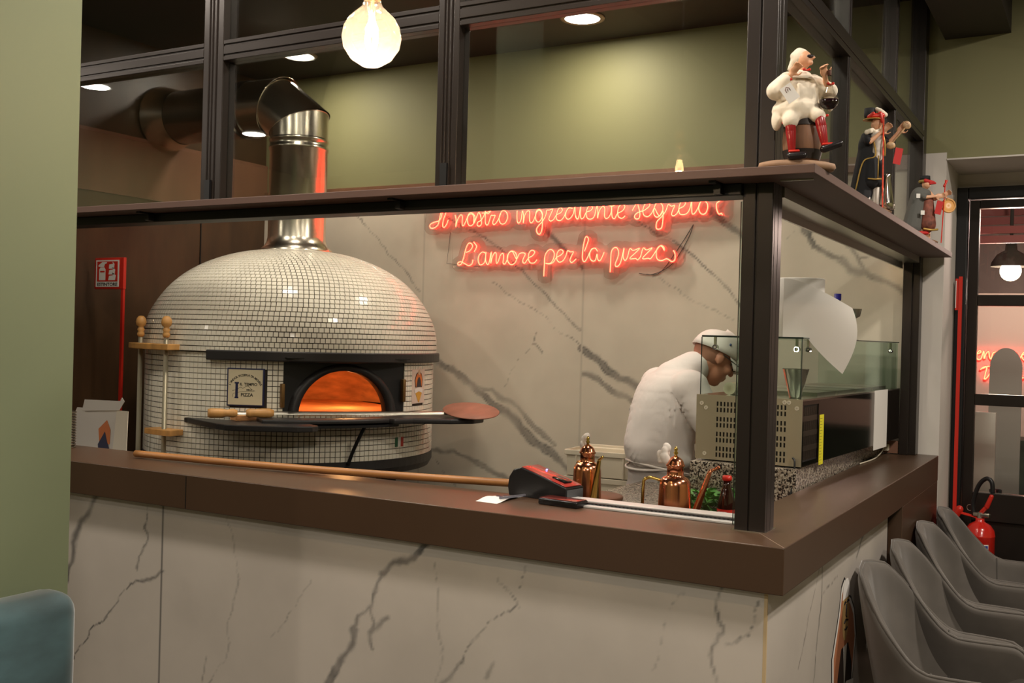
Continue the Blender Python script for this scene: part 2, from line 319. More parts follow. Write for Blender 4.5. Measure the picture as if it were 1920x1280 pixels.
D = json.loads('''{"neonA":[[[-2.766,2.32],[-2.741,2.33],[-2.696,2.34],[-2.704,2.294],[-2.716,2.244],[-2.744,2.223],[-2.769,2.224],[-2.773,2.241],[-2.75,2.254],[-2.711,2.264],[-2.694,2.289],[-2.686,2.333],[-2.672,2.344],[-2.661,2.334],[-2.668,2.3],[-2.682,2.266],[-2.685,2.233],[-2.674,2.225],[-2.658,2.242],[-2.648,2.267]],[[-2.602,2.293],[-2.594,2.263],[-2.596,2.226],[-2.585,2.263],[-2.566,2.291],[-2.553,2.284],[-2.553,2.252],[-2.551,2.232],[-2.54,2.234],[-2.525,2.263],[-2.51,2.294],[-2.491,2.301],[-2.472,2.286],[-2.468,2.268],[-2.476,2.241],[-2.494,2.228],[-2.512,2.237],[-2.519,2.269],[-2.507,2.29],[-2.488,2.294],[-2.476,2.277],[-2.475,2.241],[-2.461,2.268],[-2.445,2.301],[-2.434,2.289],[-2.426,2.257],[-2.425,2.235],[-2.438,2.224],[-2.452,2.231],[-2.448,2.247],[-2.428,2.257],[-2.411,2.279],[-2.398,2.306]],[[-2.403,2.345],[-2.4,2.297],[-2.399,2.247],[-2.39,2.229],[-2.378,2.238],[-2.363,2.28],[-2.35,2.281],[-2.336,2.281],[-2.344,2.261],[-2.351,2.241],[-2.342,2.23],[-2.325,2.243],[-2.305,2.276],[-2.296,2.3],[-2.278,2.305],[-2.261,2.292],[-2.256,2.265],[-2.268,2.239],[-2.287,2.231],[-2.303,2.24],[-2.31,2.263],[-2.303,2.291]],[[-2.423,2.297],[-2.398,2.298],[-2.367,2.305],[-2.382,2.293],[-2.398,2.298]],[[-2.195,2.301],[-2.195,2.263],[-2.191,2.239],[-2.181,2.234],[-2.169,2.253],[-2.162,2.3],[-2.154,2.271],[-2.155,2.233],[-2.146,2.275],[-2.129,2.298],[-2.116,2.291],[-2.117,2.256],[-2.11,2.234],[-2.095,2.238],[-2.081,2.268],[-2.074,2.294],[-2.057,2.304],[-2.038,2.286],[-2.038,2.26],[-2.055,2.237],[-2.072,2.241],[-2.08,2.264],[-2.072,2.29],[-2.054,2.298],[-2.038,2.277],[-2.036,2.231],[-2.038,2.192],[-2.05,2.169],[-2.065,2.175],[-2.071,2.197],[-2.057,2.217],[-2.032,2.242],[-2.015,2.274],[-2.01,2.297],[-1.995,2.298],[-1.974,2.301],[-1.989,2.269],[-1.996,2.248],[-1.985,2.238],[-1.967,2.247],[-1.95,2.27],[-1.925,2.281],[-1.915,2.297],[-1.929,2.308],[-1.943,2.294],[-1.952,2.259],[-1.944,2.242],[-1.924,2.24],[-1.905,2.258],[-1.892,2.287],[-1.875,2.305],[-1.854,2.3],[-1.875,2.306],[-1.889,2.292],[-1.896,2.262],[-1.883,2.245],[-1.864,2.252],[-1.847,2.281],[-1.839,2.344],[-1.839,2.281],[-1.833,2.251],[-1.821,2.244]],[[-1.835,2.261],[-1.827,2.244],[-1.817,2.252],[-1.807,2.309],[-1.808,2.269],[-1.802,2.245],[-1.787,2.251],[-1.773,2.277],[-1.749,2.285],[-1.735,2.3],[-1.748,2.31],[-1.764,2.303],[-1.773,2.272],[-1.765,2.246],[-1.743,2.241],[-1.724,2.257],[-1.711,2.308],[-1.705,2.279],[-1.706,2.244],[-1.696,2.283],[-1.679,2.304],[-1.665,2.295],[-1.666,2.255],[-1.656,2.241],[-1.639,2.25],[-1.627,2.28],[-1.625,2.344],[-1.625,2.276],[-1.62,2.245],[-1.606,2.24],[-1.592,2.264],[-1.564,2.278],[-1.55,2.299],[-1.565,2.311],[-1.584,2.3],[-1.591,2.27],[-1.584,2.246],[-1.565,2.239],[-1.548,2.251]],[[-1.648,2.314],[-1.627,2.304],[-1.596,2.312]],[[-1.508,2.276],[-1.494,2.301],[-1.482,2.314],[-1.473,2.292],[-1.465,2.261],[-1.469,2.238],[-1.483,2.232],[-1.495,2.243],[-1.488,2.258],[-1.465,2.27],[-1.445,2.274],[-1.42,2.29],[-1.411,2.304],[-1.425,2.313],[-1.441,2.303],[-1.449,2.274],[-1.442,2.25],[-1.421,2.243],[-1.401,2.259],[-1.388,2.284],[-1.377,2.307],[-1.359,2.312],[-1.341,2.295],[-1.341,2.265],[-1.357,2.243],[-1.375,2.239],[-1.388,2.256],[-1.385,2.284],[-1.359,2.245],[-1.339,2.27],[-1.338,2.223],[-1.344,2.184],[-1.362,2.176],[-1.373,2.185],[-1.37,2.215],[-1.345,2.24],[-1.323,2.269],[-1.311,2.3],[-1.293,2.291],[-1.276,2.294],[-1.287,2.268],[-1.291,2.249],[-1.28,2.242],[-1.262,2.254],[-1.25,2.277],[-1.23,2.287],[-1.218,2.303],[-1.231,2.313],[-1.246,2.304],[-1.253,2.275],[-1.247,2.251],[-1.227,2.246],[-1.205,2.256],[-1.191,2.289],[-1.186,2.344],[-1.184,2.264],[-1.178,2.247],[-1.165,2.255],[-1.151,2.279],[-1.142,2.302],[-1.125,2.313],[-1.106,2.301],[-1.101,2.277],[-1.11,2.251],[-1.125,2.244],[-1.14,2.253],[-1.148,2.275],[-1.142,2.3]],[[-1.209,2.317],[-1.184,2.308],[-1.156,2.321]],[[-1.079,2.356],[-1.067,2.374],[-1.04,2.377],[-1.025,2.357],[-1.025,2.324],[-1.039,2.308],[-1.055,2.296],[-1.056,2.276],[-1.048,2.25],[-1.039,2.242],[-1.03,2.246],[-1.024,2.237]]],"neonB":[[[-2.522,2.078],[-2.498,2.086],[-2.48,2.109],[-2.488,2.127],[-2.507,2.128],[-2.523,2.1],[-2.535,2.055],[-2.55,2.014],[-2.571,2.007],[-2.574,2.019],[-2.555,2.025],[-2.528,2.014],[-2.501,2.003],[-2.48,2.013],[-2.475,2.036]],[[-2.473,2.136],[-2.453,2.113],[-2.458,2.095],[-2.468,2.081]],[[-2.393,2.071],[-2.412,2.078],[-2.433,2.062],[-2.44,2.035],[-2.431,2.01],[-2.413,2.008],[-2.395,2.026],[-2.389,2.078],[-2.391,2.035],[-2.381,2.01],[-2.368,2.016],[-2.355,2.077],[-2.356,2.014],[-2.348,2.047],[-2.333,2.072],[-2.322,2.065],[-2.322,2.029],[-2.318,2.013],[-2.308,2.024],[-2.296,2.056],[-2.281,2.069],[-2.274,2.051],[-2.277,2.015],[-2.264,2.01],[-2.251,2.033],[-2.242,2.068],[-2.222,2.08],[-2.199,2.07],[-2.19,2.045],[-2.197,2.019],[-2.218,2.005],[-2.238,2.012],[-2.251,2.037],[-2.245,2.064],[-2.219,2.077],[-2.192,2.036],[-2.175,2.063],[-2.153,2.069],[-2.137,2.062],[-2.149,2.036],[-2.151,2.018],[-2.138,2.013],[-2.116,2.04],[-2.092,2.052],[-2.078,2.072],[-2.095,2.082],[-2.112,2.07],[-2.117,2.04],[-2.106,2.015],[-2.08,2.013],[-2.064,2.03]],[[-2.018,1.94],[-2.017,2.003],[-2.014,2.051],[-1.995,2.079],[-1.973,2.082],[-1.958,2.063],[-1.962,2.033],[-1.981,2.009],[-2.01,2.01],[-1.986,2.006],[-1.962,2.015],[-1.945,2.039],[-1.916,2.054],[-1.904,2.071],[-1.92,2.082],[-1.939,2.067],[-1.942,2.033],[-1.927,2.015],[-1.903,2.023],[-1.887,2.049],[-1.878,2.075],[-1.861,2.069],[-1.843,2.068],[-1.855,2.044],[-1.862,2.023],[-1.85,2.012],[-1.826,2.031]],[[-1.777,2.071],[-1.757,2.126],[-1.762,2.146],[-1.774,2.144],[-1.783,2.109],[-1.789,2.06],[-1.788,2.029],[-1.776,2.015],[-1.761,2.033],[-1.744,2.068],[-1.733,2.083],[-1.714,2.085],[-1.701,2.069],[-1.714,2.085],[-1.733,2.081],[-1.746,2.059],[-1.743,2.033],[-1.729,2.018],[-1.712,2.023],[-1.703,2.054],[-1.699,2.028],[-1.686,2.019],[-1.672,2.04],[-1.662,2.064]],[[-1.625,1.959],[-1.623,2.022],[-1.62,2.066],[-1.606,2.085],[-1.589,2.084],[-1.579,2.061],[-1.585,2.03],[-1.596,2.004],[-1.594,1.989],[-1.579,1.991],[-1.564,2.017],[-1.549,2.083],[-1.553,2.038],[-1.542,2.019],[-1.529,2.034],[-1.516,2.079],[-1.497,2.07],[-1.462,2.08],[-1.487,2.055],[-1.512,2.034],[-1.51,2.026],[-1.482,2.028],[-1.472,2.021],[-1.456,2.037],[-1.442,2.081],[-1.423,2.071],[-1.392,2.081],[-1.418,2.056],[-1.442,2.032],[-1.438,2.025],[-1.412,2.028],[-1.401,2.025],[-1.385,2.044],[-1.37,2.066],[-1.348,2.091],[-1.329,2.084],[-1.326,2.067],[-1.336,2.084],[-1.35,2.09],[-1.366,2.074],[-1.369,2.048],[-1.362,2.023],[-1.339,2.015],[-1.314,2.024],[-1.298,2.018],[-1.282,2.009],[-1.267,2.021],[-1.268,2.051],[-1.277,2.066]]],"neonC":[[[-0.244,1.569],[-0.212,1.585],[-0.221,1.598],[-0.24,1.574],[-0.238,1.533],[-0.211,1.534],[-0.191,1.596],[-0.187,1.535],[-0.174,1.576],[-0.156,1.592],[-0.149,1.551],[-0.136,1.536],[-0.124,1.582],[-0.092,1.588],[-0.123,1.537],[-0.09,1.538],[-0.076,1.589],[-0.079,1.543],[-0.063,1.536],[-0.05,1.575],[-0.019,1.589],[-0.008,1.566],[-0.022,1.535],[-0.044,1.532],[-0.056,1.554],[-0.041,1.583],[-0.005,1.581],[0.006,1.596],[0.01,1.538],[0.023,1.577],[0.04,1.587],[0.046,1.547],[0.064,1.543],[0.077,1.568],[0.112,1.594],[0.099,1.601],[0.077,1.568],[0.096,1.534],[0.124,1.54],[0.148,1.601]],[[-0.213,1.448],[-0.19,1.469],[-0.167,1.47],[-0.175,1.419],[-0.183,1.373]],[[-0.199,1.458],[-0.149,1.478],[-0.132,1.451],[-0.156,1.399],[-0.178,1.373]],[[-0.12,1.436],[-0.123,1.39],[-0.109,1.379],[-0.094,1.43],[-0.063,1.433],[-0.096,1.383],[-0.059,1.388]],[[-0.036,1.432],[-0.001,1.436],[-0.036,1.389],[0.018,1.391]],[[0.053,1.431],[0.026,1.427],[0.025,1.391],[0.046,1.382],[0.065,1.433],[0.068,1.393],[0.095,1.399]]],"veinBack":[[0.011,0.5,[[-3.366,2.339],[-3.287,2.275],[-3.19,2.19],[-3.129,2.101],[-3.035,2.032],[-2.943,1.957],[-2.86,1.871]]],[0.055,0.55,[[-2.799,1.469],[-2.759,1.457],[-2.609,1.398],[-2.454,1.301],[-2.318,1.219],[-2.214,1.15],[-2.111,1.056],[-1.954,0.981],[-1.863,0.891]]],[0.03,0.4,[[-2.546,1.336],[-2.365,1.305],[-2.186,1.201],[-2.07,1.109],[-1.942,1.031]]],[0.03,0.5,[[-2.75,0.926],[-2.594,0.932],[-2.441,0.88],[-2.24,0.815]]],[0.014,0.6,[[-2.699,2.295],[-2.542,2.2],[-2.391,2.151],[-2.33,2.105],[-2.211,2.009],[-2.094,1.902],[-2.008,1.828],[-1.908,1.73],[-1.804,1.647]]],[0.035,0.6,[[-2.105,2.275],[-2.046,2.186],[-1.947,2.11],[-1.814,1.986]]],[0.007,0.5,[[-2.368,1.903],[-2.176,1.79],[-2.054,1.741],[-1.947,1.644],[-1.802,1.568]]],[0.05,0.6,[[-1.801,1.55],[-1.687,1.493],[-1.58,1.402],[-1.425,1.35],[-1.312,1.298]]],[0.035,0.5,[[-1.797,1.417],[-1.697,1.397],[-1.59,1.318],[-1.448,1.267],[-1.334,1.203]]],[0.014,0.6,[[-1.501,2.218],[-1.386,2.156],[-1.274,2.096],[-1.188,2.043],[-1.09,1.956],[-0.958,1.82],[-0.899,1.743]]],[0.04,0.55,[[-1.099,2.262],[-1.051,2.227],[-0.956,2.156],[-0.851,2.043]]],[0.006,0.4,[[-1.405,1.947],[-1.255,1.854],[-1.133,1.797],[-1.026,1.752],[-0.955,1.708]]],[0.005,0.5,[[-2.277,1.335],[-2.194,1.464],[-2.105,1.566],[-2.072,1.654]]],[0.012,0.5,[[-2.105,1.566],[-2.047,1.525]]],[0.005,0.5,[[-2.749,0.88],[-2.652,0.797],[-2.573,0.726]]],[0.05,0.6,[[-0.733,2.287],[-0.651,2.219],[-0.606,2.145]]],[0.025,0.6,[[-0.606,2.145],[-0.583,2.079],[-0.526,2.042],[-0.455,2.02]]],[0.05,0.45,[[-0.455,2.02],[-0.412,1.97],[-0.351,1.962]]],[0.03,0.5,[[-0.351,1.962],[-0.275,1.92],[-0.208,1.878],[-0.161,1.85],[-0.114,1.816]]],[0.03,0.45,[[-0.429,2.09],[-0.387,2.033],[-0.358,1.983]]],[0.008,0.4,[[-0.387,2.033],[-0.325,2.039]]],[0.004,0.4,[[-0.721,2.119],[-0.672,2.168],[-0.644,2.211]]]],"veinFront":[[0.03,0.6,[[-2.456,1.011],[-2.466,0.999],[-2.496,0.934],[-2.539,0.893],[-2.57,0.815],[-2.587,0.687]]],[0.008,0.5,[[-2.183,1.003],[-2.19,0.917],[-2.178,0.877],[-2.227,0.821],[-2.236,0.778]]],[0.014,0.6,[[-2.11,0.773],[-2.184,0.742],[-2.254,0.715]]],[0.006,0.7,[[-2.254,0.715],[-2.324,0.637],[-2.385,0.57],[-2.459,0.522],[-2.501,0.464],[-2.548,0.4]]],[0.008,0.3,[[-1.81,1.007],[-1.769,0.885],[-1.749,0.802],[-1.772,0.706],[-1.797,0.649],[-1.795,0.589],[-1.82,0.525],[-1.882,0.446]]],[0.03,0.55,[[-1.016,1.015],[-1.029,0.998],[-1.078,0.954],[-1.151,0.932],[-1.183,0.898]]],[0.014,0.6,[[-1.183,0.898],[-1.215,0.839],[-1.229,0.794],[-1.274,0.763],[-1.288,0.711]]],[0.03,0.6,[[-1.288,0.711],[-1.294,0.673],[-1.347,0.59],[-1.377,0.541],[-1.415,0.483]]],[0.018,0.5,[[-1.234,0.714],[-1.168,0.761]]],[0.012,0.6,[[-1.229,0.788],[-1.22,0.741],[-1.234,0.708],[-1.217,0.668]]],[0.006,0.3,[[-1.007,0.951],[-0.997,0.876],[-0.981,0.796],[-0.976,0.656],[-0.996,0.612]]],[0.006,0.3,[[-1.459,0.842],[-1.514,0.751],[-1.603,0.641]]],[0.006,0.5,[[-1.904,0.53],[-1.91,0.441]]],[0.006,0.4,[[-0.794,0.937],[-0.747,0.898],[-0.721,0.868]]],[0.006,0.4,[[-0.705,0.983],[-0.735,0.906]]],[0.006,0.55,[[-0.733,0.869],[-0.823,0.807],[-0.882,0.746],[-0.908,0.695]]],[0.012,0.6,[[-0.908,0.695],[-0.954,0.635],[-0.995,0.592]]],[0.009,0.6,[[-0.157,0.999],[-0.166,0.957],[-0.16,0.927],[-0.154,0.883],[-0.174,0.854],[-0.178,0.808],[-0.171,0.763]]],[0.006,0.55,[[-0.054,0.981],[-0.064,0.972],[-0.073,0.936],[-0.087,0.894],[-0.143,0.859]]],[0.005,0.4,[[-0.258,0.979],[-0.273,0.946],[-0.283,0.924]]],[0.02,0.3,[[-0.807,0.696],[-0.825,0.658]]],[0.005,0.25,[[-0.31,0.899],[-0.314,0.836],[-0.325,0.761]]]],"veinSide":[[0.012,0.6,[[0.599,0.989],[0.594,0.872],[0.552,0.727],[0.524,0.645]]],[0.006,0.6,[[0.561,0.977],[0.478,0.887],[0.336,0.739]]],[0.02,0.5,[[1.179,0.98],[1.057,0.91]]],[0.004,0.4,[[0.799,0.897],[0.61,0.896]]]]}''')
# ================= ROOM SHELL =================
def sbox(name, a, b, m_, **k): return MB().box(a, b).build(name, m_, kind='structure', **k)
sbox('floor', (-6.6, -5.6, -.1), (3.4, 9.0, 0), FLOOR)
sbox('ceiling', (-6.6, -5.6, 3.2), (3.4, 3.1, 3.3), DARKC)
MARB = marble_mat('veined_marble', (204, 194, 176), .16)
MARBF = marble_mat('veined_marble_front', (212, 203, 193), .14)
slab('wall_back', -4.1, -.1, 0, 2.42, lambda u, z: (u, 2.6, z), .01, D['veinBack'], MARB, seams=(-2.846, -1.808, -.82), seam_v=.22)
sbox('wall_back_upper', (-4.1, 2.6, 2.49), (0, 2.75, 3.2), GREEN)
sbox('wall_back_core', (-4.1, 2.605, 0), (-.1, 2.75, 2.42), WHITE)
sbox('trim_1', (-4.1, 2.575, 2.42), (-.1, 2.75, 2.49), BROWNT)
sbox('wall_left', (-4.25, .0, 0), (-4.1, 2.75, 3.2), BROWNW)
sbox('trim_2', (-4.1, .3, 2.33), (-4.085, 2.6, 2.665), BROWNT)  # thin panel that makes this band of the left wall lighter brown
sbox('trim_3', (-4.1, 2.052, 0), (-4.094, 2.058, 2.33), BLACK)
sbox('wall_left_front', (-1.6, -5.5, 0), (-1.38, -.905, 3.2), GREENL)
sbox('wall_front', (-6.6, -5.65, 0), (3.4, -5.5, 3.2), GREEN)
sbox('wall_right', (3.2, -5.5, 0), (3.4, 3.1, 3.2), GREEN)
sbox('wall_left_far', (-6.75, -5.5, 0), (-6.6, .15, 3.2), GREEN)
sbox('wall_left_return', (-6.6, 0, 0), (-4.25, .15, 3.2), GREEN)
sbox('wall_column', (-.1, 2.6, 0), (0, 3.05, 2.49), WHITE)
sbox('wall_header', (0, 2.6, 2.46), (3.2, 3.05, 3.2), GREEN)
sbox('trim_4', (0, 2.597, 2.455), (3.2, 3.05, 2.462), WHITE)
sbox('wall_door_side', (1.15, 3.05, 0), (3.4, 3.2, 2.49), WHITE)
sbox('wall_door_top', (-.1, 3.05, 2.385), (1.15, 3.2, 2.49), WHITE)
sbox('ceiling_box', (-.02, .9, 3.0), (.25, 2.6, 3.2), DARKC)
# glazed outer door
dr = empty('door_1', (.57, 3.05, 0)); dr['kind'] = 'structure'
f = MB(); f.box((.0, 3.0, 0), (.05, 3.1, 2.385)); f.box((.05, 3.0, 2.33), (1.15, 3.1, 2.385)); f.box((1.1, 3.0, 0), (1.15, 3.1, 2.33))
f.build('door_frame', BLACK, dr, bevel=.004)
lf = MB(); lf.box((.055, 3.03, .05), (.10, 3.08, 2.325)); lf.box((1.05, 3.03, .05), (1.095, 3.08, 2.325))
for z0, z1 in ((2.285, 2.325), (1.815, 1.868), (1.335, 1.39), (.78, .915), (.05, .2)): lf.box((.10, 3.03, z0), (1.05, 3.08, z1))
lf.box((.10, 3.045, .2), (1.05, 3.065, .78)); lf.build('door_leaf', STEELB, dr, bevel=.003)
for z0, z1 in ((.915, 1.335), (1.39, 1.815), (1.868, 2.285)): MB().box((.10, 3.052, z0), (1.05, 3.058, z1)).build('pane', GLASS, dr)

# ================= COUNTER =================
ct = empty('bar_counter', (-1, .17, 0), label='brown topped corner bar counter clad in veined white marble in front of the oven', cat='counter')
mb = MB(); out = [(-4.084, 0), (0, 0), (0, 2.595), (-.225, 2.595), (-.225, .34), (-4.084, .34)]
mb.prism(out, .114, z0=1.006); mb.build('countertop', COUNTER, ct, bevel=.0025)
MB().tube([(0, 0, 1.1205), (-.11, .165, 1.1205)], .0009, 4).build('mitre_joint', mat('joint_grey', (150, 130, 112), .5), ct)
for a, b in (((-1.98, -.0008, 1.01), (-1.977, 0, 1.115)),):
    MB().box(a, b).build('fascia_joint', BLACK, ct)
slab('front_panel', -4.084, -.045, 0, 1.006, lambda u, z: (u+1, .025-.17, z), .007, D['veinFront'], MARBF, kind=None, parent=ct, seams=(-2.107,), vs_=1.5)
slab('side_panel', .025, 1.62, 0, 1.006, lambda u, z: (-.045+1, u-.17, z), .007, [(w, s, [(y, z) for y, z in p]) for w, s, p in D['veinSide']], MARBF, kind=None, parent=ct, vs_=1.8)
MB().box((-.051, .0245, 0), (-.043, .03, 1.006)).build('corner_edge', mat('edge_cream', (205, 180, 140), .6), ct)
MB().box((-.225, 1.67, 0), (-.001, 2.595, 1.006)).build('end_panel', COUNTER, ct, bevel=.002)
MB().box((-4.084, .03, 0), (-.05, .3, 1.006)).box((-.2, .3, 0), (-.05, 1.66, 1.006)).build('carcass', BLACK, ct)

# ================= SHELF OVER THE COUNTER =================
sh = empty('display_shelf', (-1, 0, 2.0135), label='long brown ledge running round the corner above the bar counter', cat='shelf')
out = [(-4.084, .052), (.035, .052), (.035, 2.585), (-.25, 2.585), (-.25, .33), (-4.084, .33)]
MB().prism(out, .022, z0=2.0135).build('shelf_board', SHELFM, sh, bevel=.0015)
for x in (-2.35, -1.25, -.24):
    mb = MB(); mb.box((x, .085, 2.007), (x+.018, .15, 2.0135)); mb.box((x, .125, 1.985), (x+.018, .15, 2.0135)); mb.build('bracket', BLACK, sh)
MB().box((-.07, .135, 2.010), (.012, .141, 2.0135)).build('edge_clip', BRUSH, sh)

# ================= STEEL GLAZED SCREEN =================
gs = empty('glazed_screen', (-1, .2, 1.12), label='dark steel framed glass screen standing on the counter and rising to the ceiling', cat='partition')
def post(x0, x1, y0, y1, z0, z1, ax):
    mb = MB(); mb.box((x0+.004, y0+.004, z0), (x1-.004, y1-.004, z1))
    if ax == 'x':
        w_ = x1-x0
        for a, b in ((0, .28), (.36, .44), (.56, .64), (.72, 1)): mb.box((x0+w_*a, y0, z0), (x0+w_*b, y1, z1))
    else:
        w_ = y1-y0
        for a, b in ((0, .3), (.42, .58), (.7, 1)): mb.box((x0, y0+w_*a, z0), (x1, y0+w_*b, z1))
    return mb
post(-2.116, -2.022, .16, .22, 2.0358, 3.2, 'x').build('mullion', STEELB, gs, bevel=.002)
post(-1.13, -1.055, .16, .22, 2.0358, 3.2, 'x').build('mullion', STEELB, gs, bevel=.002)
def hbar(x0, x1, y, z0, z1):
    h = z1-z0; mb = MB(); mb.box((x0, y+.004, z0+.003), (x1, y+.056, z1-.003))
    for a, b in ((0, .2), (.3, .7), (.8, 1)): mb.box((x0, y, z0+h*a), (x1, y+.06, z0+h*b))
    return mb
for a, b in ((-4.084, -2.116), (-2.022, -1.13), (-1.055, -.175)): hbar(a, b, .16, 2.53, 2.6).build('transom', STEELB, gs, bevel=.0015)
mb = MB(); mb.box((-.172, .17, 1.1205), (-.098, .248, 3.2))
mb.box((-.175, .165, 1.1205), (-.140, .25, 3.2)); mb.box((-.136, .165, 1.1205), (-.095, .25, 3.2)); mb.box((-.17, .18, 1.1205), (-.0945, .20, 3.2)); mb.box((-.17, .212, 1.1205), (-.0945, .24, 3.2))
mb.build('corner_post', STEELB, gs, bevel=.0025)
MB().box((-.182, .158, 1.1202), (-.09, .257, 1.1225)).build('base_plate', CHROME, gs)
mb = MB(); mb.box((-4.084, .15, 1.982), (-.175, .24, 2.0133)); mb.build('sliding_track', BLACK, gs, bevel=.003)
MB().box((-.165, .25, 1.985), (-.09, 2.5, 2.013)).box((-.168, .25, 1.96), (-.16, 2.5, 2.013)).build('head_rail', BRUSH, gs)
for y in (1.0, 1.845): MB().box((-.145, y-.02, 2.036), (-.095, y+.02, 3.2)).box((-.15, y-.008, 2.036), (-.092, y+.008, 3.2)).build('mullion', STEELB, gs, bevel=.002)
MB().box((-.155, 2.52, 1.1205), (-.088, 2.598, 3.2)).box((-.157, 2.5, 1.1205), (-.118, 2.52, 2.013)).build('end_post', STEELB, gs, bevel=.002)
MB().box((-.15, .25, 2.535), (-.09, 2.52, 2.6)).box((-.153, .25, 2.555), (-.087, 2.52, 2.58)).build('transom', STEELB, gs, bevel=.0015)
for a, b in ((-4.084, -2.116), (-2.022, -1.13), (-1.055, -.175)):
    MB().box((a, .188, 2.0358), (b, .194, 2.53)).build('pane', GLASS, gs); MB().box((a, .188, 2.6), (b, .194, 3.2)).build('pane', GLASS, gs)
for a, b in ((.25, .98), (1.02, 1.825), (1.865, 2.52)):
    MB().box((-.123, a, 2.0358), (-.117, b, 2.535)).build('pane', GLASS, gs); MB().box((-.123, a, 2.6), (-.117, b, 3.2)).build('pane', GLASS, gs)
MB().box((-.186, .185, 1.13), (-.178, .193, 1.97)).build('sliding_glass', glass_mat('edge_glass', (.8, .88, .86), 1), gs)
for x in (-2.075, -1.095): MB().box((x-.012, .15, 2.036), (x+.012, .16, 2.12)).build('foot_bracket', BLACK, gs)
# ================= CEILING LIGHTS =================
names = {0: 'round recessed ceiling light over the kitchen near the middle of the back wall', 1: 'round recessed ceiling light above the oven end of the kitchen',
 2: 'round recessed ceiling light over the prep counter', 3: 'round recessed ceiling light over the front of the oven'}
for i, (x, y) in enumerate(KL[:2]):
    t = empty('ceiling_light', (x, y, 3.2), label=names[i], cat='light', group='kitchen downlights')
    MB().lathe([(.088, 0), (.088, -.008), (.112, -.006), (.114, -.0005), (.112, -.0003)], (0,0,0), n=40).build('ring', mat('light_ring', (150, 130, 105), .4), t, local=True)
    MB().lathe([(.0005, -.006), (.09, -.006)], (0,0,0), n=40).build('diffuser', LEDW, t, local=True)
for x, y in DL[3:5]:
    t = empty('ceiling_light', (x, y, 3.2), label='round dining room ceiling light mirrored in the glass '+('at the far left edge' if y > -2 else 'beside the oven flue'), cat='light', group='dining room downlights')
    MB().lathe([(.0005, -.006), (.085, -.006)], (0,0,0), n=40).build('diffuser', LEDW, t, local=True)
# ================= PIZZA OVEN =================
OX, OY, OR = -3.06, 1.73, .735
ov = empty('pizza_oven', (OX, OY, 0), label='round dome pizza oven clad in small white mosaic tiles with orange glowing mouth', cat='oven')
def cpos(a, r, z): return (OX+r*math.cos(a), OY+r*math.sin(a), z)
M0, M1 = R_(-52), R_(-3)       # mouth opening on the drum
ZM0, ZM1 = 1.215, 1.485
# profile of the dome (r, z) from the lip up
dome = [(.752, 1.50), (.750, 1.56), (.738, 1.63), (.710, 1.70), (.667, 1.77), (.612, 1.835), (.542, 1.893), (.455, 1.943), (.35, 1.984), (.24, 2.01), (.12, 2.024), (.0, 2.03)]
dp = [(p.x, p.y) for p in spline([(r, z, 0) for r, z in dome], 10)]
# grout core
mb = MB(); mb.lathe([(max(r-.004, .0005), z) for r, z in dp], (0,0,0), n=96)
mb.build('dome_core', GROUT, ov, local=True)
mb = MB(); n = 160; vs = []; zz = [1.0, ZM0, ZM1, 1.50]
for z in zz:
    for i in range(n): a = 2*math.pi*i/n; vs.append(((OR-.004)*math.cos(a), (OR-.004)*math.sin(a), z))
fs = []
for j in range(3):
    for i in range(n):
        am = (2*math.pi*(i+.5)/n+math.pi) % (2*math.pi)-math.pi
        if j == 1 and M0 < am < M1: continue
        fs.append((j*n+i, j*n+(i+1) % n, (j+1)*n+(i+1) % n, (j+1)*n+i))
mb.add(vs, fs, 0, True); mb.build('drum_core', GROUT, ov, local=True)
# tiles: real little plates on the curved faces
def tile(mb, P, h, g=.0016):
    # P: 4 corner points (outer), h normal vector ; plate with chamfered rim
    c = sum(P, Vector())/4; 
    o = len(mb.v); b = [p+(c-p).normalized()*g for p in P]; t = [p+(c-p).normalized()*(g+.0014)+h for p in P]
    mb.v += [tuple(v) for v in b]+[tuple(v) for v in t]
    F = [(o+4, o+5, o+6, o+7)]+[(o+i, o+(i+1) % 4, o+4+(i+1) % 4, o+4+i) for i in range(4)]
    mb.f += F; mb.mi += [0]*5; mb.sm += [False]*5
# arc-length resample dome
L = [0]
for (r0_, z0_), (r1_, z1_) in zip(dp[:-1], dp[1:]): L.append(L[-1]+math.hypot(r1_-r0_, z1_-z0_))
def at_len(s):
    for i in range(len(L)-1):
        if L[i+1] >= s: t = (s-L[i])/(L[i+1]-L[i]+1e-9); return dp[i][0]+(dp[i+1][0]-dp[i][0])*t, dp[i][1]+(dp[i+1][1]-dp[i][1])*t
    return dp[-1]
TS = .0245
mb = MB(); s = .002; row = 0
while s+TS < L[-1]-.05:
    (ra, za), (rb, zb) = at_len(s), at_len(s+TS*.97); rm = (ra+rb)/2; nt_ = max(8, round(2*math.pi*rm/TS)); off = .5*(row % 2)
    for i in range(nt_):
        a, b = 2*math.pi*(i+off)/nt_, 2*math.pi*(i+off+1)/nt_
        am = (a+b)/2
        q = lambda r, t, z: Vector((r*math.cos(t), r*math.sin(t), z))
        Nn = Vector(((zb-za)*math.cos(am), (zb-za)*math.sin(am), -(rb-ra))).normalized()
        if math.cos(am)*.66-math.sin(am)*.75 < -.45: continue   # the rear towards the corner is never tiled
        tile(mb, [q(ra-.004, a, za), q(ra-.004, b, za), q(rb-.004, b, zb), q(rb-.004, a, zb)], Nn*.004)
    s += TS*1.0; row += 1
mb.build('dome_tiles', TILE, ov, local=True)
mb = MB(); nt_ = 188; zs = [1.0+i*(.5/20) for i in range(21)]
stickers = [(R_(-71.8), R_(-58.2), 1.258, 1.430), (R_(3), R_(14), 1.262, 1.432)]
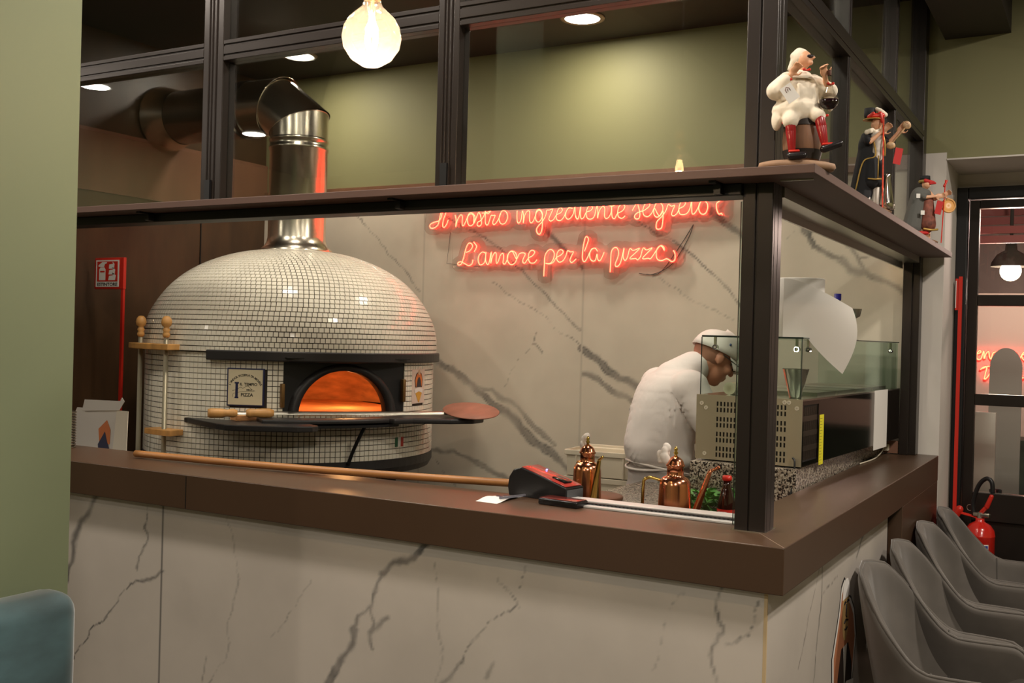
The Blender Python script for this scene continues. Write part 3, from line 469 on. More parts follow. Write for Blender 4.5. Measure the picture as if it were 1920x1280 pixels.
for j in range(20):
    for i in range(nt_):
        a, b = -math.pi+2*math.pi*i/nt_, -math.pi+2*math.pi*(i+1)/nt_; am = (a+b)/2; zm = (zs[j]+zs[j+1])/2
        if math.cos(am)*.66-math.sin(am)*.75 < -.45: continue
        if M0-.01 < am < M1+.01 and ZM0 < zm < ZM1: continue
        if any(s0 < am < s1 and y0 < zm < y1 for s0, s1, y0, y1 in stickers): continue
        q = lambda r, t, z: Vector((r*math.cos(t), r*math.sin(t), z))
        tile(mb, [q(OR-.004, a, zs[j]), q(OR-.004, b, zs[j]), q(OR-.004, b, zs[j+1]), q(OR-.004, a, zs[j+1])], Vector((math.cos(am), math.sin(am), 0))*.004)
mb.build('drum_tiles', TILE, ov, local=True)
# dark lip above the mouth
LA0, LA1 = R_(-79), R_(28)
def arcsec(a0, a1, sec, n=40):
    mb = MB(); k = len(sec); vs = []
    for i in range(n+1):
        a = a0+(a1-a0)*i/n
        for r, z in sec: vs.append((r*math.cos(a), r*math.sin(a), z))
    fs = [(i*k+j, (i+1)*k+j, (i+1)*k+(j+1) % k, i*k+(j+1) % k) for i in range(n) for j in range(k)]
    fs += [tuple(range(k)), tuple(n*k+j for j in reversed(range(k)))]
    return mb.add(vs, fs)
arcsec(LA0, LA1, [(.70, 1.464), (.764, 1.464), (.769, 1.469), (.769, 1.507), (.765, 1.511), (.70, 1.511)]).build('lip', IRON, ov, local=True, bevel=.002)
# black base ring and legs
arcsec(-math.pi, math.pi-.0001, [(.6, .93), (.722, .93), (.738, .96), (.738, 1.0), (.6, 1.0)], 90).build('base_ring', IRON, ov, local=True)
for a in (-20, -75, 70, 160):
    MB().box((-.04, -.04, 0), (.04, .04, .93), M=Matrix.Translation((.6*math.cos(R_(a)), .6*math.sin(R_(a)), 0)) @ Matrix.Rotation(R_(a), 4, 'Z')).build('leg', BLACK, ov, local=True)
MB().cyl((0,0,0), (0,0,.93), .3, n=32).build('pedestal', BLACK, ov, local=True)
# mouth: recessed black iron face with an arch, and the fire lit chamber
MA = (M0+M1)/2; mx = Vector((-math.sin(MA), math.cos(MA), 0)); mn = Vector((math.cos(MA), math.sin(MA), 0))
hw = OR*math.sin((M1-M0)/2)
MF = frame_mat((0, 0, 0), mx, (0, 0, 1))       # local x along the face, y up, z outward
fd = OR*math.cos((M1-M0)/2)-.01                  # depth of the face plane
def archpts(w_, h_, n=24, y0=0): return [(w_*math.cos(math.pi*i/n), y0+h_*math.sin(math.pi*i/n)) for i in range(n+1)]
mb = MB(); W2, H2 = .225, .208; ar = archpts(W2, H2, 32)
xs = hw+.01; yt = ZM1-ZM0
vs = []; 
for px_, py_ in ar:
    d_ = Vector((px_, py_+.0001)); k_ = min(xs/abs(d_.x) if abs(d_.x) > 1e-6 else 9, yt/abs(d_.y) if d_.y > 1e-6 else 9)
    vs.append((px_, py_, fd)); vs.append((px_*k_ if abs(px_) > 1e-6 else 0, min(py_*k_, yt), fd))
MFz = MF.copy(); MFz.translation = Vector((0, 0, ZM0))
vs = [MFz @ Vector(v) for v in vs]
mb.add(vs, [(2*i, 2*i+1, 2*i+3, 2*i+2) for i in range(len(ar)-1)])
# side cheeks of the recess and its soffit
mb.box((-hw-.004, yt-.004, fd-.01), (hw+.004, yt, fd+.075), M=MFz)
mb.build('mouth_surround', BLACK, ov, local=True)
# iron arch collar
mb = MB(); n = 32; vs = []
for i in range(n+1):
    t = math.pi*i/n; c_, s_ = math.cos(t), math.sin(t)
    for (ww, hh, zz_) in ((W2+.05, H2+.034, fd-.001), (W2+.04, H2+.028, fd+.024), (W2+.006, H2+.004, fd+.024), (W2, H2, fd-.05)): vs.append(MFz @ Vector((ww*c_, hh*s_, zz_)))
mb.add(vs, [(i*4+j, (i+1)*4+j, (i+1)*4+j+1, i*4+j+1) for i in range(n) for j in range(3)], 0, True); mb.build('arch_collar', IRON, ov, local=True)
# chamber
BRICK = mat('oven_brick', (205, 150, 100), .9, noise=(9, .3, 6, (1, 1, 3)), bump=.4)
mb = MB(); n = 28; vs = []
for k_, (sc, zz_) in enumerate(((1.0, fd-.05), (1.35, fd-.12), (2.6, fd-.3), (3.0, fd-.6), (2.6, fd-.95), (1.6, fd-1.12))):
    for i in range(n+1):
        t = math.pi*i/n; vs.append(MFz @ Vector((W2*sc*math.cos(t)*(1 if k_ == 0 else .9), min(H2*sc, .34)*math.sin(t)*1.0, zz_)))
fs = [(k_*(n+1)+i, k_*(n+1)+i+1, (k_+1)*(n+1)+i+1, (k_+1)*(n+1)+i) for k_ in range(5) for i in range(n)]
fs.append(tuple(5*(n+1)+i for i in range(n+1)))
mb.add(vs, fs, 0, True); mb.build('chamber', BRICK, ov, local=True)
mb = MB(); mb.box((-.5, -.02, fd-1.1), (.5, .002, fd-.04), M=MFz); mb.build('hearth_floor', BRICK, ov, local=True)
p = MFz @ Vector((.2, .13, fd-.42)); lamp('oven_fire', 'POINT', (OX+p.x, OY+p.y, p.z), 3.2, (1, .47, .16), .05)
p = MFz @ Vector((-.16, .16, fd-.45)); lamp('oven_fire', 'POINT', (OX+p.x, OY+p.y, p.z), 1.6, (1, .47, .16), .05)
for sgn, zc in ((-1, .11), (1, .13)):
    MB().rbox((sgn*(hw+.002)-.008, zc-.07, fd-.01), (sgn*(hw+.002)+.008, zc+.04, fd+.03), .003, M=MFz).build('hinge_block', mat('brass_dark', (120, 90, 50), .4, .6), ov, local=True)
# hanging ledge with two wings
mb = MB()
def ledge(pts, z0, z1): mb.prism([(x-OX, y-OY) for x, y in pts], z1-z0, z0=z0)
def rad(a, r): return (OX+r*math.cos(R_(a)), OY+r*math.sin(R_(a)))
inner = [rad(a, OR+.003) for a in range(-92, 17, 4)]
def ledge_piece(name, pts, z0, z1, bv):
    b_ = MB(); b_.prism([(x-OX, y-OY) for x, y in pts], z1-z0, z0=z0); return b_.build(name, IRON, ov, local=True, bevel=bv)
ledge_piece('left_wing', [rad(a, OR+.003) for a in range(-90, -43, 4)]+[(-2.34, 1.09), (-2.33, 1.04), (-2.37, .985), (-2.58, .855), (-2.65, .84), (-2.71, .85), (-3.0, .97), (-3.03, .985)], 1.168, 1.194, .008)
ledge_piece('right_wing', [rad(a, OR+.003) for a in range(-20, 17, 4)]+[(-2.16, 1.98), (-2.02, 1.93), (-1.96, 1.86), (-1.955, 1.76), (-2.02, 1.66), (-2.16, 1.55), (-2.2, 1.46)], 1.186, 1.212, .008)
mb = MB(); mb.prism([(x-OX, y-OY) for x, y in [rad(a, OR-.03) for a in range(-62, -10, 4)]+[rad(a, .87) for a in range(-13, -59, -4)]], .02, z0=1.190)
mb.build('ledge', IRON, ov, local=True, bevel=.006)
mb = MB(); mb.prism([(x-OX, y-OY) for x, y in [rad(a, OR+.01) for a in range(-54, -9, 4)]+[rad(a, .868) for a in range(-14, -55, -4)]], .012, z0=1.172); mb.build('ledge_bracket', BLACK, ov, local=True)
pts = [cpos(R_(-24), OR+.07, 1.175), cpos(R_(-25.5), OR+.055, 1.12), cpos(R_(-27), OR+.03, 1.05), cpos(R_(-28), OR+.012, .99)]
MB().tube([(x-OX, y-OY, z) for x, y, z in spline(pts, 5)], .0085, 8).build('gas_hose', BLACK, ov, local=True)
# enamel plaque
aP = R_(-65); c = Vector((OR*math.cos(aP), OR*math.sin(aP), 1.344)); nrm = Vector((math.cos(aP), math.sin(aP), 0)); tx = Vector((-math.sin(aP), math.cos(aP), 0))
PF = frame_mat(c+nrm*.003, tx, (0, 0, 1))
pq = MB(); pq.rbox((-.0865, -.0865, -.014), (.0865, .0865, .0), .002, M=PF); pl = pq.build('plaque', INK, ov, local=True)
pw = MB(); pw.box((-.080, -.080, 0), (.080, .080, .0012), M=PF); pw.build('plaque_face', mat('enamel_cream', (214, 202, 172), .25), pl, local=True)
def on_plaque(x, y, rot=0, z=.0014): return Matrix.Translation(Vector((OX, OY, 0))) @ PF @ Matrix.Translation((x, y, z)) @ Matrix.Rotation(rot, 4, 'Z')
s_ = "L'ANTICA PIZZERIA DA MICHELE"; nn = len(s_)
mats_ = []
for i, ch in enumerate(s_):
    if ch == ' ': continue
    th = R_(61-122*i/(nn-1)); Rr = .083
    mats_.append(text('plaque_letter', ch, .0135, on_plaque(Rr*math.sin(-th), -.028+Rr*math.cos(th), th), INKK, pl, .0002, bold=.0004))
ctx = mats_[0]                                   # join the arched letters into one part
bmj = bmesh.new()
for o_ in mats_: bmj.from_mesh(o_.data)
bmj.to_mesh(ctx.data); bmj.free(); ctx.name = 'arched_lettering'
for o_ in mats_[1:]: bpy.data.objects.remove(o_)
for s2, x, y, z_ in (('IL', -.02, .013, .0165), ('TEMPIO', .025, .013, .0175), ('DELLA', .018, -.012, .0085), ('PIZZA', .008, -.035, .021)):
    text('lettering', s2, z_, on_plaque(x, y), INKK, pl, .0002, bold=.0005)
mb = MB(); T_ = Matrix.Translation((0, 0, .0012))
mb.box((-.046, -.044, .0012), (-.034, .018, .0018), M=PF); mb.box((-.050, .016, .0012), (-.030, .023, .0018), M=PF); mb.box((-.049, -.051, .0012), (-.031, -.044, .0018), M=PF)
mb.build('column_motif', INK, ov, local=True)
mb = MB(); mb.tube([PF @ Vector((x, y, .0016)) for x, y in ((-.06, -.016), (-.04, -.012), (-.028, -.003), (-.02, .001), (-.012, -.006), (0, .002), (.008, .005), (.016, .004), (.026, -.006), (.036, -.013), (.045, -.016))], .0007, 4)
mb.tube([PF @ Vector((x, y, .0016)) for x, y in ((-.058, -.045), (-.06, -.036), (-.054, -.028), (-.03, -.023), (-.005, -.019), (.02, -.019), (.04, -.019))], .0006, 4)
mb.build('hill_outline', INKK, ov, local=True)
# chef emblem panel (right of the mouth)
aE = R_(8.5); c = Vector((OR*math.cos(aE), OR*math.sin(aE), 1.347)); EF = frame_mat(c, (-math.sin(aE), math.cos(aE), 0), (0, 0, 1))
def curved(out, lift, a_c=aE):   # wrap outline points on the drum
    return [Vector(((OR+lift)*math.cos(a_c+x/OR), (OR+lift)*math.sin(a_c+x/OR), 1.347+y)) for x, y in out]
def cface(name, out, lift, m_, par):
    v = curved(out, lift); b = MB(); b.add(v, [tuple(range(len(v)))]); return b.build(name, m_, par, local=True)
em = MB(); g = []
for i in range(9):
    for y in (-.085, .085): g.append(curved([(-.07+.14*i/8, y)], .001)[0])
em.add(g, [(2*i, 2*i+2, 2*i+3, 2*i+1) for i in range(8)]); emo = em.build('emblem_panel', mat('emblem_white', (220, 200, 185), .3), ov, local=True)
shp = [(-.045, .03), (-.03, .062), (-.012, .07), (.012, .07), (.03, .062), (.045, .03), (.038, -.005), (-.038, -.005)]
cface('emblem_shield', shp, .0016, INKK, emo); cface('emblem_field', [(x*.86, y*.92+.002) for x, y in shp], .002, ORANGE, emo)
cface('emblem_figure', [(-.028, -.004), (-.018, .03), (-.006, .045), (.006, .045), (.018, .03), (.028, -.004)], .0024, mat('ink_brown', (60, 50, 55), .6), emo)
cface('emblem_head', [(.012*math.cos(t), .068+.014*math.sin(t)) for t in [i*math.pi/6 for i in range(12)]], .0024, mat('ink_flesh', (205, 175, 140), .6), emo)
cface('emblem_ribbon', [(-.045, -.015), (0, -.005), (.045, -.015), (.04, -.035), (0, -.025), (-.04, -.035)], .0026, PAPER, emo)
cface('emblem_slice', [(-.038, -.03), (0, -.024), (.038, -.03), (.006, -.08), (-.002, -.08)], .0022, mat('ink_yellow', (214, 160, 60), .6), emo)
# italian flag transfer
for i, m_ in enumerate((mat('flag_green', (30, 96, 60), .5), PAPER, mat('flag_red', (190, 50, 36), .5))):
    a0 = R_(-6.6+i*1.65); a1 = R_(-6.6+(i+1)*1.65); b = MB()
    b.add([Vector(((OR+.0012)*math.cos(a), (OR+.0012)*math.sin(a), z)) for a, z in ((a0, 1.058), (a1, 1.058), (a1, 1.104), (a0, 1.104))], [(0, 1, 2, 3)]); b.build('flag_stripe', m_, ov, local=True)
# ---- flue
fl = empty('flue_pipe', (-3.075, 1.75, 2.03), label='shiny stainless flue pipe rising from the oven and bending to the wall', cat='flue')
cxp, cyp = -3.075, 1.75
FR = .150
mb = MB(); mb.lathe([(.186, 2.012), (.190, 2.03), (.165, 2.05), (.155, 2.07), (FR, 2.095), (FR, 2.55), (FR+.006, 2.555), (FR+.006, 2.567), (FR+.001, 2.575), (FR+.001, 2.595), (FR+.006, 2.60), (FR+.006, 2.61), (FR+.002, 2.615)], (cxp, cyp, 0), n=48)
mb.build('riser', FLUEM, fl)
def mitre(p0, p1, n0, n1, r, nn_=48):
    p0, p1 = Vector(p0), Vector(p1); d = (p1-p0).normalized(); x, y, _ = basis(d); vs = []
    for p, nn2 in ((p0, Vector(n0)), (p1, Vector(n1))):
        for i in range(nn_):
            t = 2*math.pi*i/nn_; q = (x*math.cos(t)+y*math.sin(t))*r; k_ = -q.dot(nn2)/d.dot(nn2); vs.append(p+q+d*k_)
    return vs, [(i, (i+1) % nn_, nn_+(i+1) % nn_, nn_+i) for i in range(nn_)]
A0, A1, A2, A3 = Vector((cxp, cyp, 2.615)), Vector((cxp, cyp, 2.69)), Vector((cxp-.15, cyp, 2.80)), Vector((-3.40, cyp, 2.80))
n1 = Vector((-.38, 0, .92)).normalized(); n2 = Vector((-.92, 0, .38)).normalized()
mb = MB(); mb.add(*mitre(A0, A1, (0,0,1), n1, FR), 0, True); mb.add(*mitre(A1, A2, n1, n2, FR), 0, True); mb.add(*mitre(A2, A3, n2, (-1,0,0), FR), 0, True)
for P_, N_ in ((A1, n1), (A2, n2)):
    x, y, _ = basis(N_); k_ = 1.0
    vs = []
    d = Vector((0, 0, 1)) if P_ is A1 else Vector((-1, 0, 0)); xx, yy, _ = basis(d)
    ring = []
    for i in range(48):
        t = 2*math.pi*i/48; q = (xx*math.cos(t)+yy*math.sin(t))*(FR+.001); ring.append(P_+q-d*(q.dot(N_)/d.dot(N_)))
    mb.tube(ring, .0028, 6, closed=True)
mb.build('elbow', FLUEM, fl)
mb = MB(); mb.lathe([(FR, 0), (FR+.006, .004), (FR+.006, .02), (FR, .025), (FR, .05), (FR+.006, .054), (FR+.006, .066), (FR-.001, .07), (FR-.001, .62)], A3, (-1,0,0), n=48); mb.build('horizontal_run', mat('stainless_dull', (150, 140, 130), .22, 1), fl)
mb = MB(); mb.lathe([(FR+.001, 0), (.172, .07), (.186, .132), (.187, .137)], (-3.945, cyp, 2.80), (-1,0,0), n=48); mb.build('wall_rosette', FLUEM, fl)
# ---- long turned rods in their wooden brackets
for (a, zt, nm) in ((-114, 1.64, 'steel rod with a turned wooden knob, left of the two by the oven'), (-95.5, 1.64, 'steel rod with a turned wooden knob, right of the two by the oven')):
    x, y = OX+(OR+.055)*math.cos(R_(a)), OY+(OR+.055)*math.sin(R_(a))
    t = empty('oven_tool', (x, y, .02), label=nm, cat='oven tool', group='rods beside the oven')
    MB().cyl((0,0,0), (0,0,1.55), .011, n=14).build('rod', SATIN, t, local=True)
    MB().lathe([(.0005, 1.64), (.012, 1.638), (.021, 1.627), (.025, 1.61), (.021, 1.595), (.012, 1.588), (.013, 1.582), (.018, 1.575), (.013, 1.566), (.017, 1.556), (.017, 1.548), (.012, 1.54), (.0005, 1.54)][::-1], (0,0,0), n=24).build('knob', WOOD, t, local=True)
br = empty('tool_rack', (OX+OR*math.cos(R_(-105)), OY+OR*math.sin(R_(-105)), 1.1), label='pair of pale wooden brackets holding the steel rods against the oven', cat='rack')
def rackpiece(a0, a1, z, zh=.028, r1=.085):
    pts = [(OX+(OR+.004)*math.cos(R_(a)), OY+(OR+.004)*math.sin(R_(a))) for a in np.linspace(a0, a1, 7)]+[(OX+(OR+r1)*math.cos(R_(a)), OY+(OR+r1)*math.sin(R_(a))) for a in np.linspace(a1, a0, 7)]
    return MB().prism(pts, zh, z0=z)
rackpiece(-123, -92, 1.502).build('upper_bracket', WOOD, br, bevel=.004)
rackpiece(-104, -90, 1.108).build('lower_bracket', WOOD, br, bevel=.004)
# ---- round peel lying on the ledge
pe = empty('pizza_peel', (-2.9, 1.0, 1.2), label='long handled round pizza peel lying across the dark oven ledge', cat='peel')
h0 = Vector((-2.80, .885, 1.232)); h1 = Vector((-2.03, 1.80, 1.232)); dd = (h1-h0).normalized(); hd = dd
MB().cyl(h0+dd*.03, h1-dd*.08, .0085, n=12).build('shaft', BRUSH, pe)
for s0, s1, rp in ((0, .13, [(.0005, 0), (.018, .001), (.022, .015), (.021, .055), (.016, .085), (.020, .11), (.014, .128), (.0005, .13)]), (.165, .29, [(.0005, 0), (.015, .002), (.021, .015), (.018, .045), (.022, .07), (.021, .105), (.014, .123), (.0005, .125)])):
    MB().lathe(rp, h0+dd*s0, dd, n=20).build('grip', WOOD, pe)
bn = Vector((.14, -.16, .95)).normalized()
MB().lathe([(.0005, 0), (.135, 0), (.138, .003), (.135, .006), (.0005, .006)], h1+dd*.03+Vector((0, 0, .008)), bn, n=48).build('round_blade', WOODR, pe)
# ================= NEON SIGNS =================
def neon(name, strokes, y, label, r=.0046, back=True):
    xs_ = [p[0] for s_ in strokes for p in s_]; zs_ = [p[1] for s_ in strokes for p in s_]
    t = empty(name, ((min(xs_)+max(xs_))/2, y+.03, min(zs_)), label=label, cat='sign', group='neon lettering')
    mb = MB(); mc = MB(); bk = MB()
    for s_ in strokes:
        pts = spline([(p[0], y, p[1]) for p in s_], 5)
        if len(pts) > 2: mb.tube(pts, r, 8); mc.tube([p+Vector((0, -r*.75, 0)) for p in pts], r*.45, 6)
    mb.build('neon_tube', NEON, t); mc.build('neon_core', NEONC, t)
    return t
t1 = neon('neon_sign', D['neonA'], 2.55, 'red neon script reading Il nostro ingrediente segreto? high on the marble wall')
t2 = neon('neon_sign', D['neonB'], 2.55, "red neon script reading L'amore per la pizza below the longer line")
def backing(t, strokes, y):
    # clear acrylic backer following the lettering with a scalloped rim
    g = 260; xs_ = np.array([(p.x, p.z) for s_ in strokes for p in spline([(q[0], 0, q[1]) for q in s_], 4)])
    x0, x1 = xs_[:, 0].min()-.05, xs_[:, 0].max()+.05; b = MB(); up = []; dn = []
    for i in range(g+1):
        x = x0+(x1-x0)*i/g; d = np.abs(xs_[:, 0]-x); near = xs_[d < .045]
        if len(near) == 0: near = xs_[d < .11]
        if len(near) == 0: continue
        dx = np.clip(1-((near[:, 0]-x)/.05)**2, 0, 1)**.5*.038
        up.append((x, (near[:, 1]+dx).max())); dn.append((x, (near[:, 1]-dx).min()))
    n = len(up); vs = [(x, y, z) for x, z in up]+[(x, y, z) for x, z in dn]+[(x, y+.004, z) for x, z in up]+[(x, y+.004, z) for x, z in dn]
    fs = [(i, n+i, n+i+1, i+1) for i in range(n-1)]+[(2*n+i, 2*n+i+1, 3*n+i+1, 3*n+i) for i in range(n-1)]+[(n+i, 3*n+i, 3*n+i+1, n+i+1) for i in range(n-1)]+[(i, i+1, 2*n+i+1, 2*n+i) for i in range(n-1)]
    b.add(vs, fs); b.build('acrylic_backing', ACRYL, t)
backing(t1, D['neonA'], 2.562); backing(t2, D['neonB'], 2.562)
cb = MB(); cc = MB(); cb.tube(spline([(-1.19, 2.592, 2.2), (-1.22, 2.59, 2.12), (-1.30, 2.59, 2.0), (-1.40, 2.59, 1.95), (-1.48, 2.59, 1.955)], 6), .002, 6)
cc.tube(spline([(-1.19, 2.592, 2.2), (-1.26, 2.59, 2.09), (-1.36, 2.59, 1.96), (-1.44, 2.59, 1.95)], 6), .002, 6); cc.build('power_cable', mat('grey_cable', (90, 84, 78), .5), t2); MB().tube([(-2.66, 2.592, 2.2), (-2.68, 2.592, 2.02), (-2.45, 2.592, 2.0)], .0015, 6).build('power_cable', mat('grey_cable', (90, 84, 78), .5), t1)
cb.build('power_cable', mat('grey_cable', (90, 84, 78), .5), t2)

# ================= FIRE EXTINGUISHER SIGN ON POLE (left) =================
es = empty('sign_pole', (-3.80, 1.24, 0), label='thin red pole with a white and red fire extinguisher sign reading ESTINTORE', cat='sign')
SX, SY = -3.80, 1.24
MB().box((SX-.009, SY, .0), (SX+.009, SY+.014, 1.80)).box((SX-.011, SY-.002, 1.80), (SX+.011, SY+.016, 1.965)).build('pole', RED, es, bevel=.002)
SXc = SX-.113
MB().rbox((SXc-.102, SY, 1.800), (SXc+.102, SY+.014, 1.965), .003).build('sign_plate', RED, es)
MB().box((SXc-.090, SY-.0012, 1.812), (SXc+.088, SY, 1.952)).build('sign_face', PAPER, es)
MB().box((SXc-.080, SY-.0022, 1.840), (SXc+.078, SY-.0012, 1.945)).build('sign_field', RED, es)
mb = MB(); zf = SY-.0028
def pf(pts): mb.add([(x*1.55+SXc-.001, zf, z+1.8915) for x, z in pts], [tuple(range(len(pts)))])
pf([(-.040, -.045), (-.008, -.045), (-.008, .012), (-.014, .022), (-.034, .022), (-.040, .012)]); pf([(-.030, .024), (-.016, .024), (-.012, .04), (-.002, .044), (-.002, .050), (-.026, .050), (-.044, .034), (-.044, .026)])
for k in range(3): pf([(.006+.001*k, -.045+.03*k), (.040-.003*k, -.045+.03*k), (.044-.004*k, -.02+.03*k), (.026, -.004+.028*k), (.028, -.02+.03*k), (.010, -.022+.03*k)])
mb.build('pictogram', PAPER, es)
MB().box((SXc-.055, SY-.0034, 1.888), (SXc-.020, SY-.003, 1.896)).build('pictogram_band', RED, es)
text('sign_lettering', 'ESTINTORE', .0235, frame_mat((SXc-.001, SY-.0016, 1.824), (1, 0, 0), (0, 0, 1)), INKK, es, .0002, bold=.0006, sx=1.3)

# ================= LONG POLE ON THE COUNTER =================
pts = spline([(-2.455, .20, 1.137), (-2.0, .235, 1.137), (-1.5, .30, 1.139), (-.95, .405, 1.142)], 8)
MB().tube(pts, [.0125]*len(pts), 12).build('wooden_pole', WOODD, label='long pale wooden handle lying along the brown counter in front of the oven', cat='pole')
# ================= PIZZA BOX AND LIDS AT THE LEFT =================
pb = empty('pizza_box', (-3.0, .62, .95), label='open white pizza box with a printed emblem at the left end of the counter', cat='box')
PAPB = mat('box_card', (222, 216, 208), .7)
MB().box((-3.42, .42, .93), (-2.93, .9, .97)).build('box_base', PAPB, pb)
LM = frame_mat((-3.36, .50, .97), (1, 0, 0), (0, .25, .97))
mb = MB(); mb.prism([(0, 0), (.475, 0), (.40, .285), (.10, .285)], .004, M=LM); mb.build('box_lid', PAPB, pb)
mb = MB(); mb.prism([(.41, 0), (.505, 0), (.43, .285), (.36, .285)], .003, M=LM @ Matrix.Translation((0, 0, .006))); mb.build('side_flap', mat('box_card_light', (236, 226, 208), .7), pb)
mb = MB(); mb.prism([(.15, .27), (.38, .285), (.40, .325), (.38, .34), (.375, .325), (.15, .32)], .003, M=LM @ Matrix.Translation((0, 0, .012))); mb.build('front_flap', PAPB, pb)
mb = MB(); mb.prism([(.27, .20), (.31, .24), (.345, .20), (.36, .14), (.30, .13)], .001, M=LM @ Matrix.Translation((0, 0, .0048))); e_ = mb.build('printed_emblem', ORANGE, pb)
mb = MB(); mb.prism([(.29, .135), (.315, .19), (.345, .145), (.365, .12), (.30, .11)], .001, M=LM @ Matrix.Translation((0, 0, .0062))); mb.build('emblem_figure', INK, e_)
mb = MB(); mb.prism([(.305, .095), (.375, .115), (.385, .085), (.32, .06)], .001, M=LM @ Matrix.Translation((0, 0, .0062))); mb.build('emblem_band', mat('band_olive', (110, 104, 80), .6), e_)
for k in range(14):
    z = 1.1195+.0105*k
    o = MB().tube([(-2.955+.075*math.cos(t), .235+.07*math.sin(t), z+.003) for t in np.linspace(0, 2*math.pi, 30)[:-1]], .0032, 6, closed=True).build('wire_ring', mat('ring_steel', (150, 140, 125), .25, .9),
        label='thin metal pan ring in the stack beside the white pizza box', cat='ring', group='stacked metal rings')
# ================= CARD TERMINAL, PHONE CASE, NOTE, PEN =================
pt = empty('card_terminal', (-.815, .345, 1.12), R_(-9), 'black card payment terminal with a sloping glossy red lit top', 'payment terminal')
side = [(0, 0), (.262, 0), (.262, .052), (.10, .098), (.055, .108), (.02, .098), (.0, .07), (-.006, .035)]
Mt = Matrix.Translation((-.13, .045, 0)) @ Matrix.Rotation(R_(90), 4, 'X')
MB().prism(side, .11, M=Mt).build('housing', mat('terminal_black', (22, 21, 22), .3), pt, local=True, bevel=.004)
Ms = frame_mat((-.13+.055, -.065, .109), (.207, 0, -.056), (0, 1, 0))
mb = MB(); mb.rbox((0, .006, 0), (.208, .104, .003), .0015, M=Ms); mb.build('glossy_top', mat('terminal_red_sheen', (150, 52, 46), .12), pt, local=True)  # red sheen on the black top is put into its colour
mb = MB(); mb.rbox((.125, .03, .003), (.185, .075, .009), .002, M=Ms); mb.build('card_reader', mat('gloss_black', (14, 14, 16), .08), pt, local=True)
mb = MB(); mb.ell(Ms @ Vector((.055, .088, .004)), (.004, .003, .002)); mb.build('indicator_light', mat('blue_led', (60, 80, 255), .3, emit=(.15, .2, 1), es=8), pt, local=True)
pt.scale = (.82, .82, .82)
mb = MB(); mb.rbox((.1325, -.06, .006), (.1335, .04, .045), .0004); mb.build('front_cover', mat('grey_plastic', (70, 72, 74), .45), pt, local=True)
ph = empty('phone_case', (-.705, .235, 1.12), R_(-6), 'flat glossy black case with red sheen lying before the card terminal', 'case')
MB().rbox((-.066, -.032, 0), (.066, .032, .019), .004).build('case_body', mat('gloss_black'.replace('gloss','case'), (18, 16, 17), .25), ph, local=True)
MB().rbox((-.063, -.029, .019), (.063, .029, .0205), .001).build('case_screen_sheen', mat('case_screen_sheen', (96, 40, 36), .1), ph, local=True)  # reddish sheen of the black case painted as the colour of its top
nt = empty('receipt', (-.91, .215, 1.1205), 0, 'small white slip of paper with dark printing lying on the counter', 'paper')
P4 = [(-.028, -.075), (.045, -.078), (.045, .082), (-.035, .048)]
mb = MB(); N_ = 8; vs = []
c4 = [(-.943, .139), (-.868, .135), (-.875, .295), (-.95, .262)]
for i in range(N_+1):
    for j in range(2):
        t_ = i/N_; a = Vector(c4[0]).lerp(Vector(c4[3]), t_) if j == 0 else Vector(c4[1]).lerp(Vector(c4[2]), t_)
        vs.append((a.x, a.y, 1.1205+.006*math.sin(t_*3)**2))
mb.add(vs, [(2*i, 2*i+1, 2*i+3, 2*i+2) for i in range(N_)], 0, True); mb.build('sheet', PAPER, nt)
mb = MB()
for x, y, w_, h_ in ((-.925, .225, .02, .012), (-.905, .235, .018, .01), (-.915, .25, .022, .006)): mb.box((x, y, 1.1262), (x+w_, y+h_, 1.1266))
mb.build('print', INK, nt)
MB().cyl((-.882, .175, 1.131), (-.852, .275, 1.131), .0038, n=10).build('pen', mat('pen_grey', (100, 98, 105), .3, .5), label='short grey pen resting on the white slip of paper', cat='pen')
# ================= WHITE CHANNEL BAR NEAR THE POST =================
ls = empty('aluminium_channel', (-.48, .30, 1.12), 0, 'white aluminium channel with a dark toothed groove along the counter edge', 'channel')
La, Lb = Vector((-.735, .262, 1.1203)), Vector((-.185, .262, 1.1203))
MB().box((-.745, .235, 1.1203), (-.19, .262, 1.126)).box((-.735, .275, 1.1203), (-.19, .335, 1.134)).build('channel', mat('white_alu', (205, 203, 200), .35, .3), ls, bevel=.001)
MB().box((-.735, .262, 1.1205), (-.19, .275, 1.131)).build('groove', BLACK, ls)
mb = MB()
for i in range(44): mb.box((-.73+i*.0122, .2605, 1.123), (-.7245+i*.0122, .2625, 1.129))
mb.build('tooth_strip', mat('tooth_grey', (70, 68, 68), .4), ls)

# ================= INNER WORKTOP, GRANITE BLOCK =================
wt = empty('prep_worktop', (-.7, 1.0, .0), 0, 'speckled granite worktop behind the bar counter where the person works', 'worktop')
MB().prism([(-1.08, .345), (-.23, .345), (-.23, 2.57), (-.72, 2.57), (-.72, 1.72), (-1.08, 1.72)], .04, z0=.96).build('worktop_slab', GRANITE, wt, bevel=.003)
MB().box((-.98, .4, 0), (-.25, 1.6, .96)).box((-.68, 1.6, 0), (-.25, 2.5, .96)).build('cabinet', BRUSH, wt)
MB().box((-.60, 1.0, 1.0), (-.232, 2.58, 1.19)).build('granite_plinth', GRANITE, label='raised speckled granite block under the steel topping fridge', cat='plinth', bevel=.002)
# ================= TOPPING FRIDGE =================
fr = empty('topping_fridge', (-.4, 1.8, 1.19), 0, 'stainless countertop topping fridge with perforated end panel and glass hood', 'fridge')
FX0, FX1, FY0, FY1, FZ0, FZ1 = -.60, -.225, 1.04, 2.5, 1.195, 1.42
MB().box((FX0+.006, FY0+.006, FZ0), (FX1-.004, FY1, FZ1-.006)).build('body', BLACK, fr)
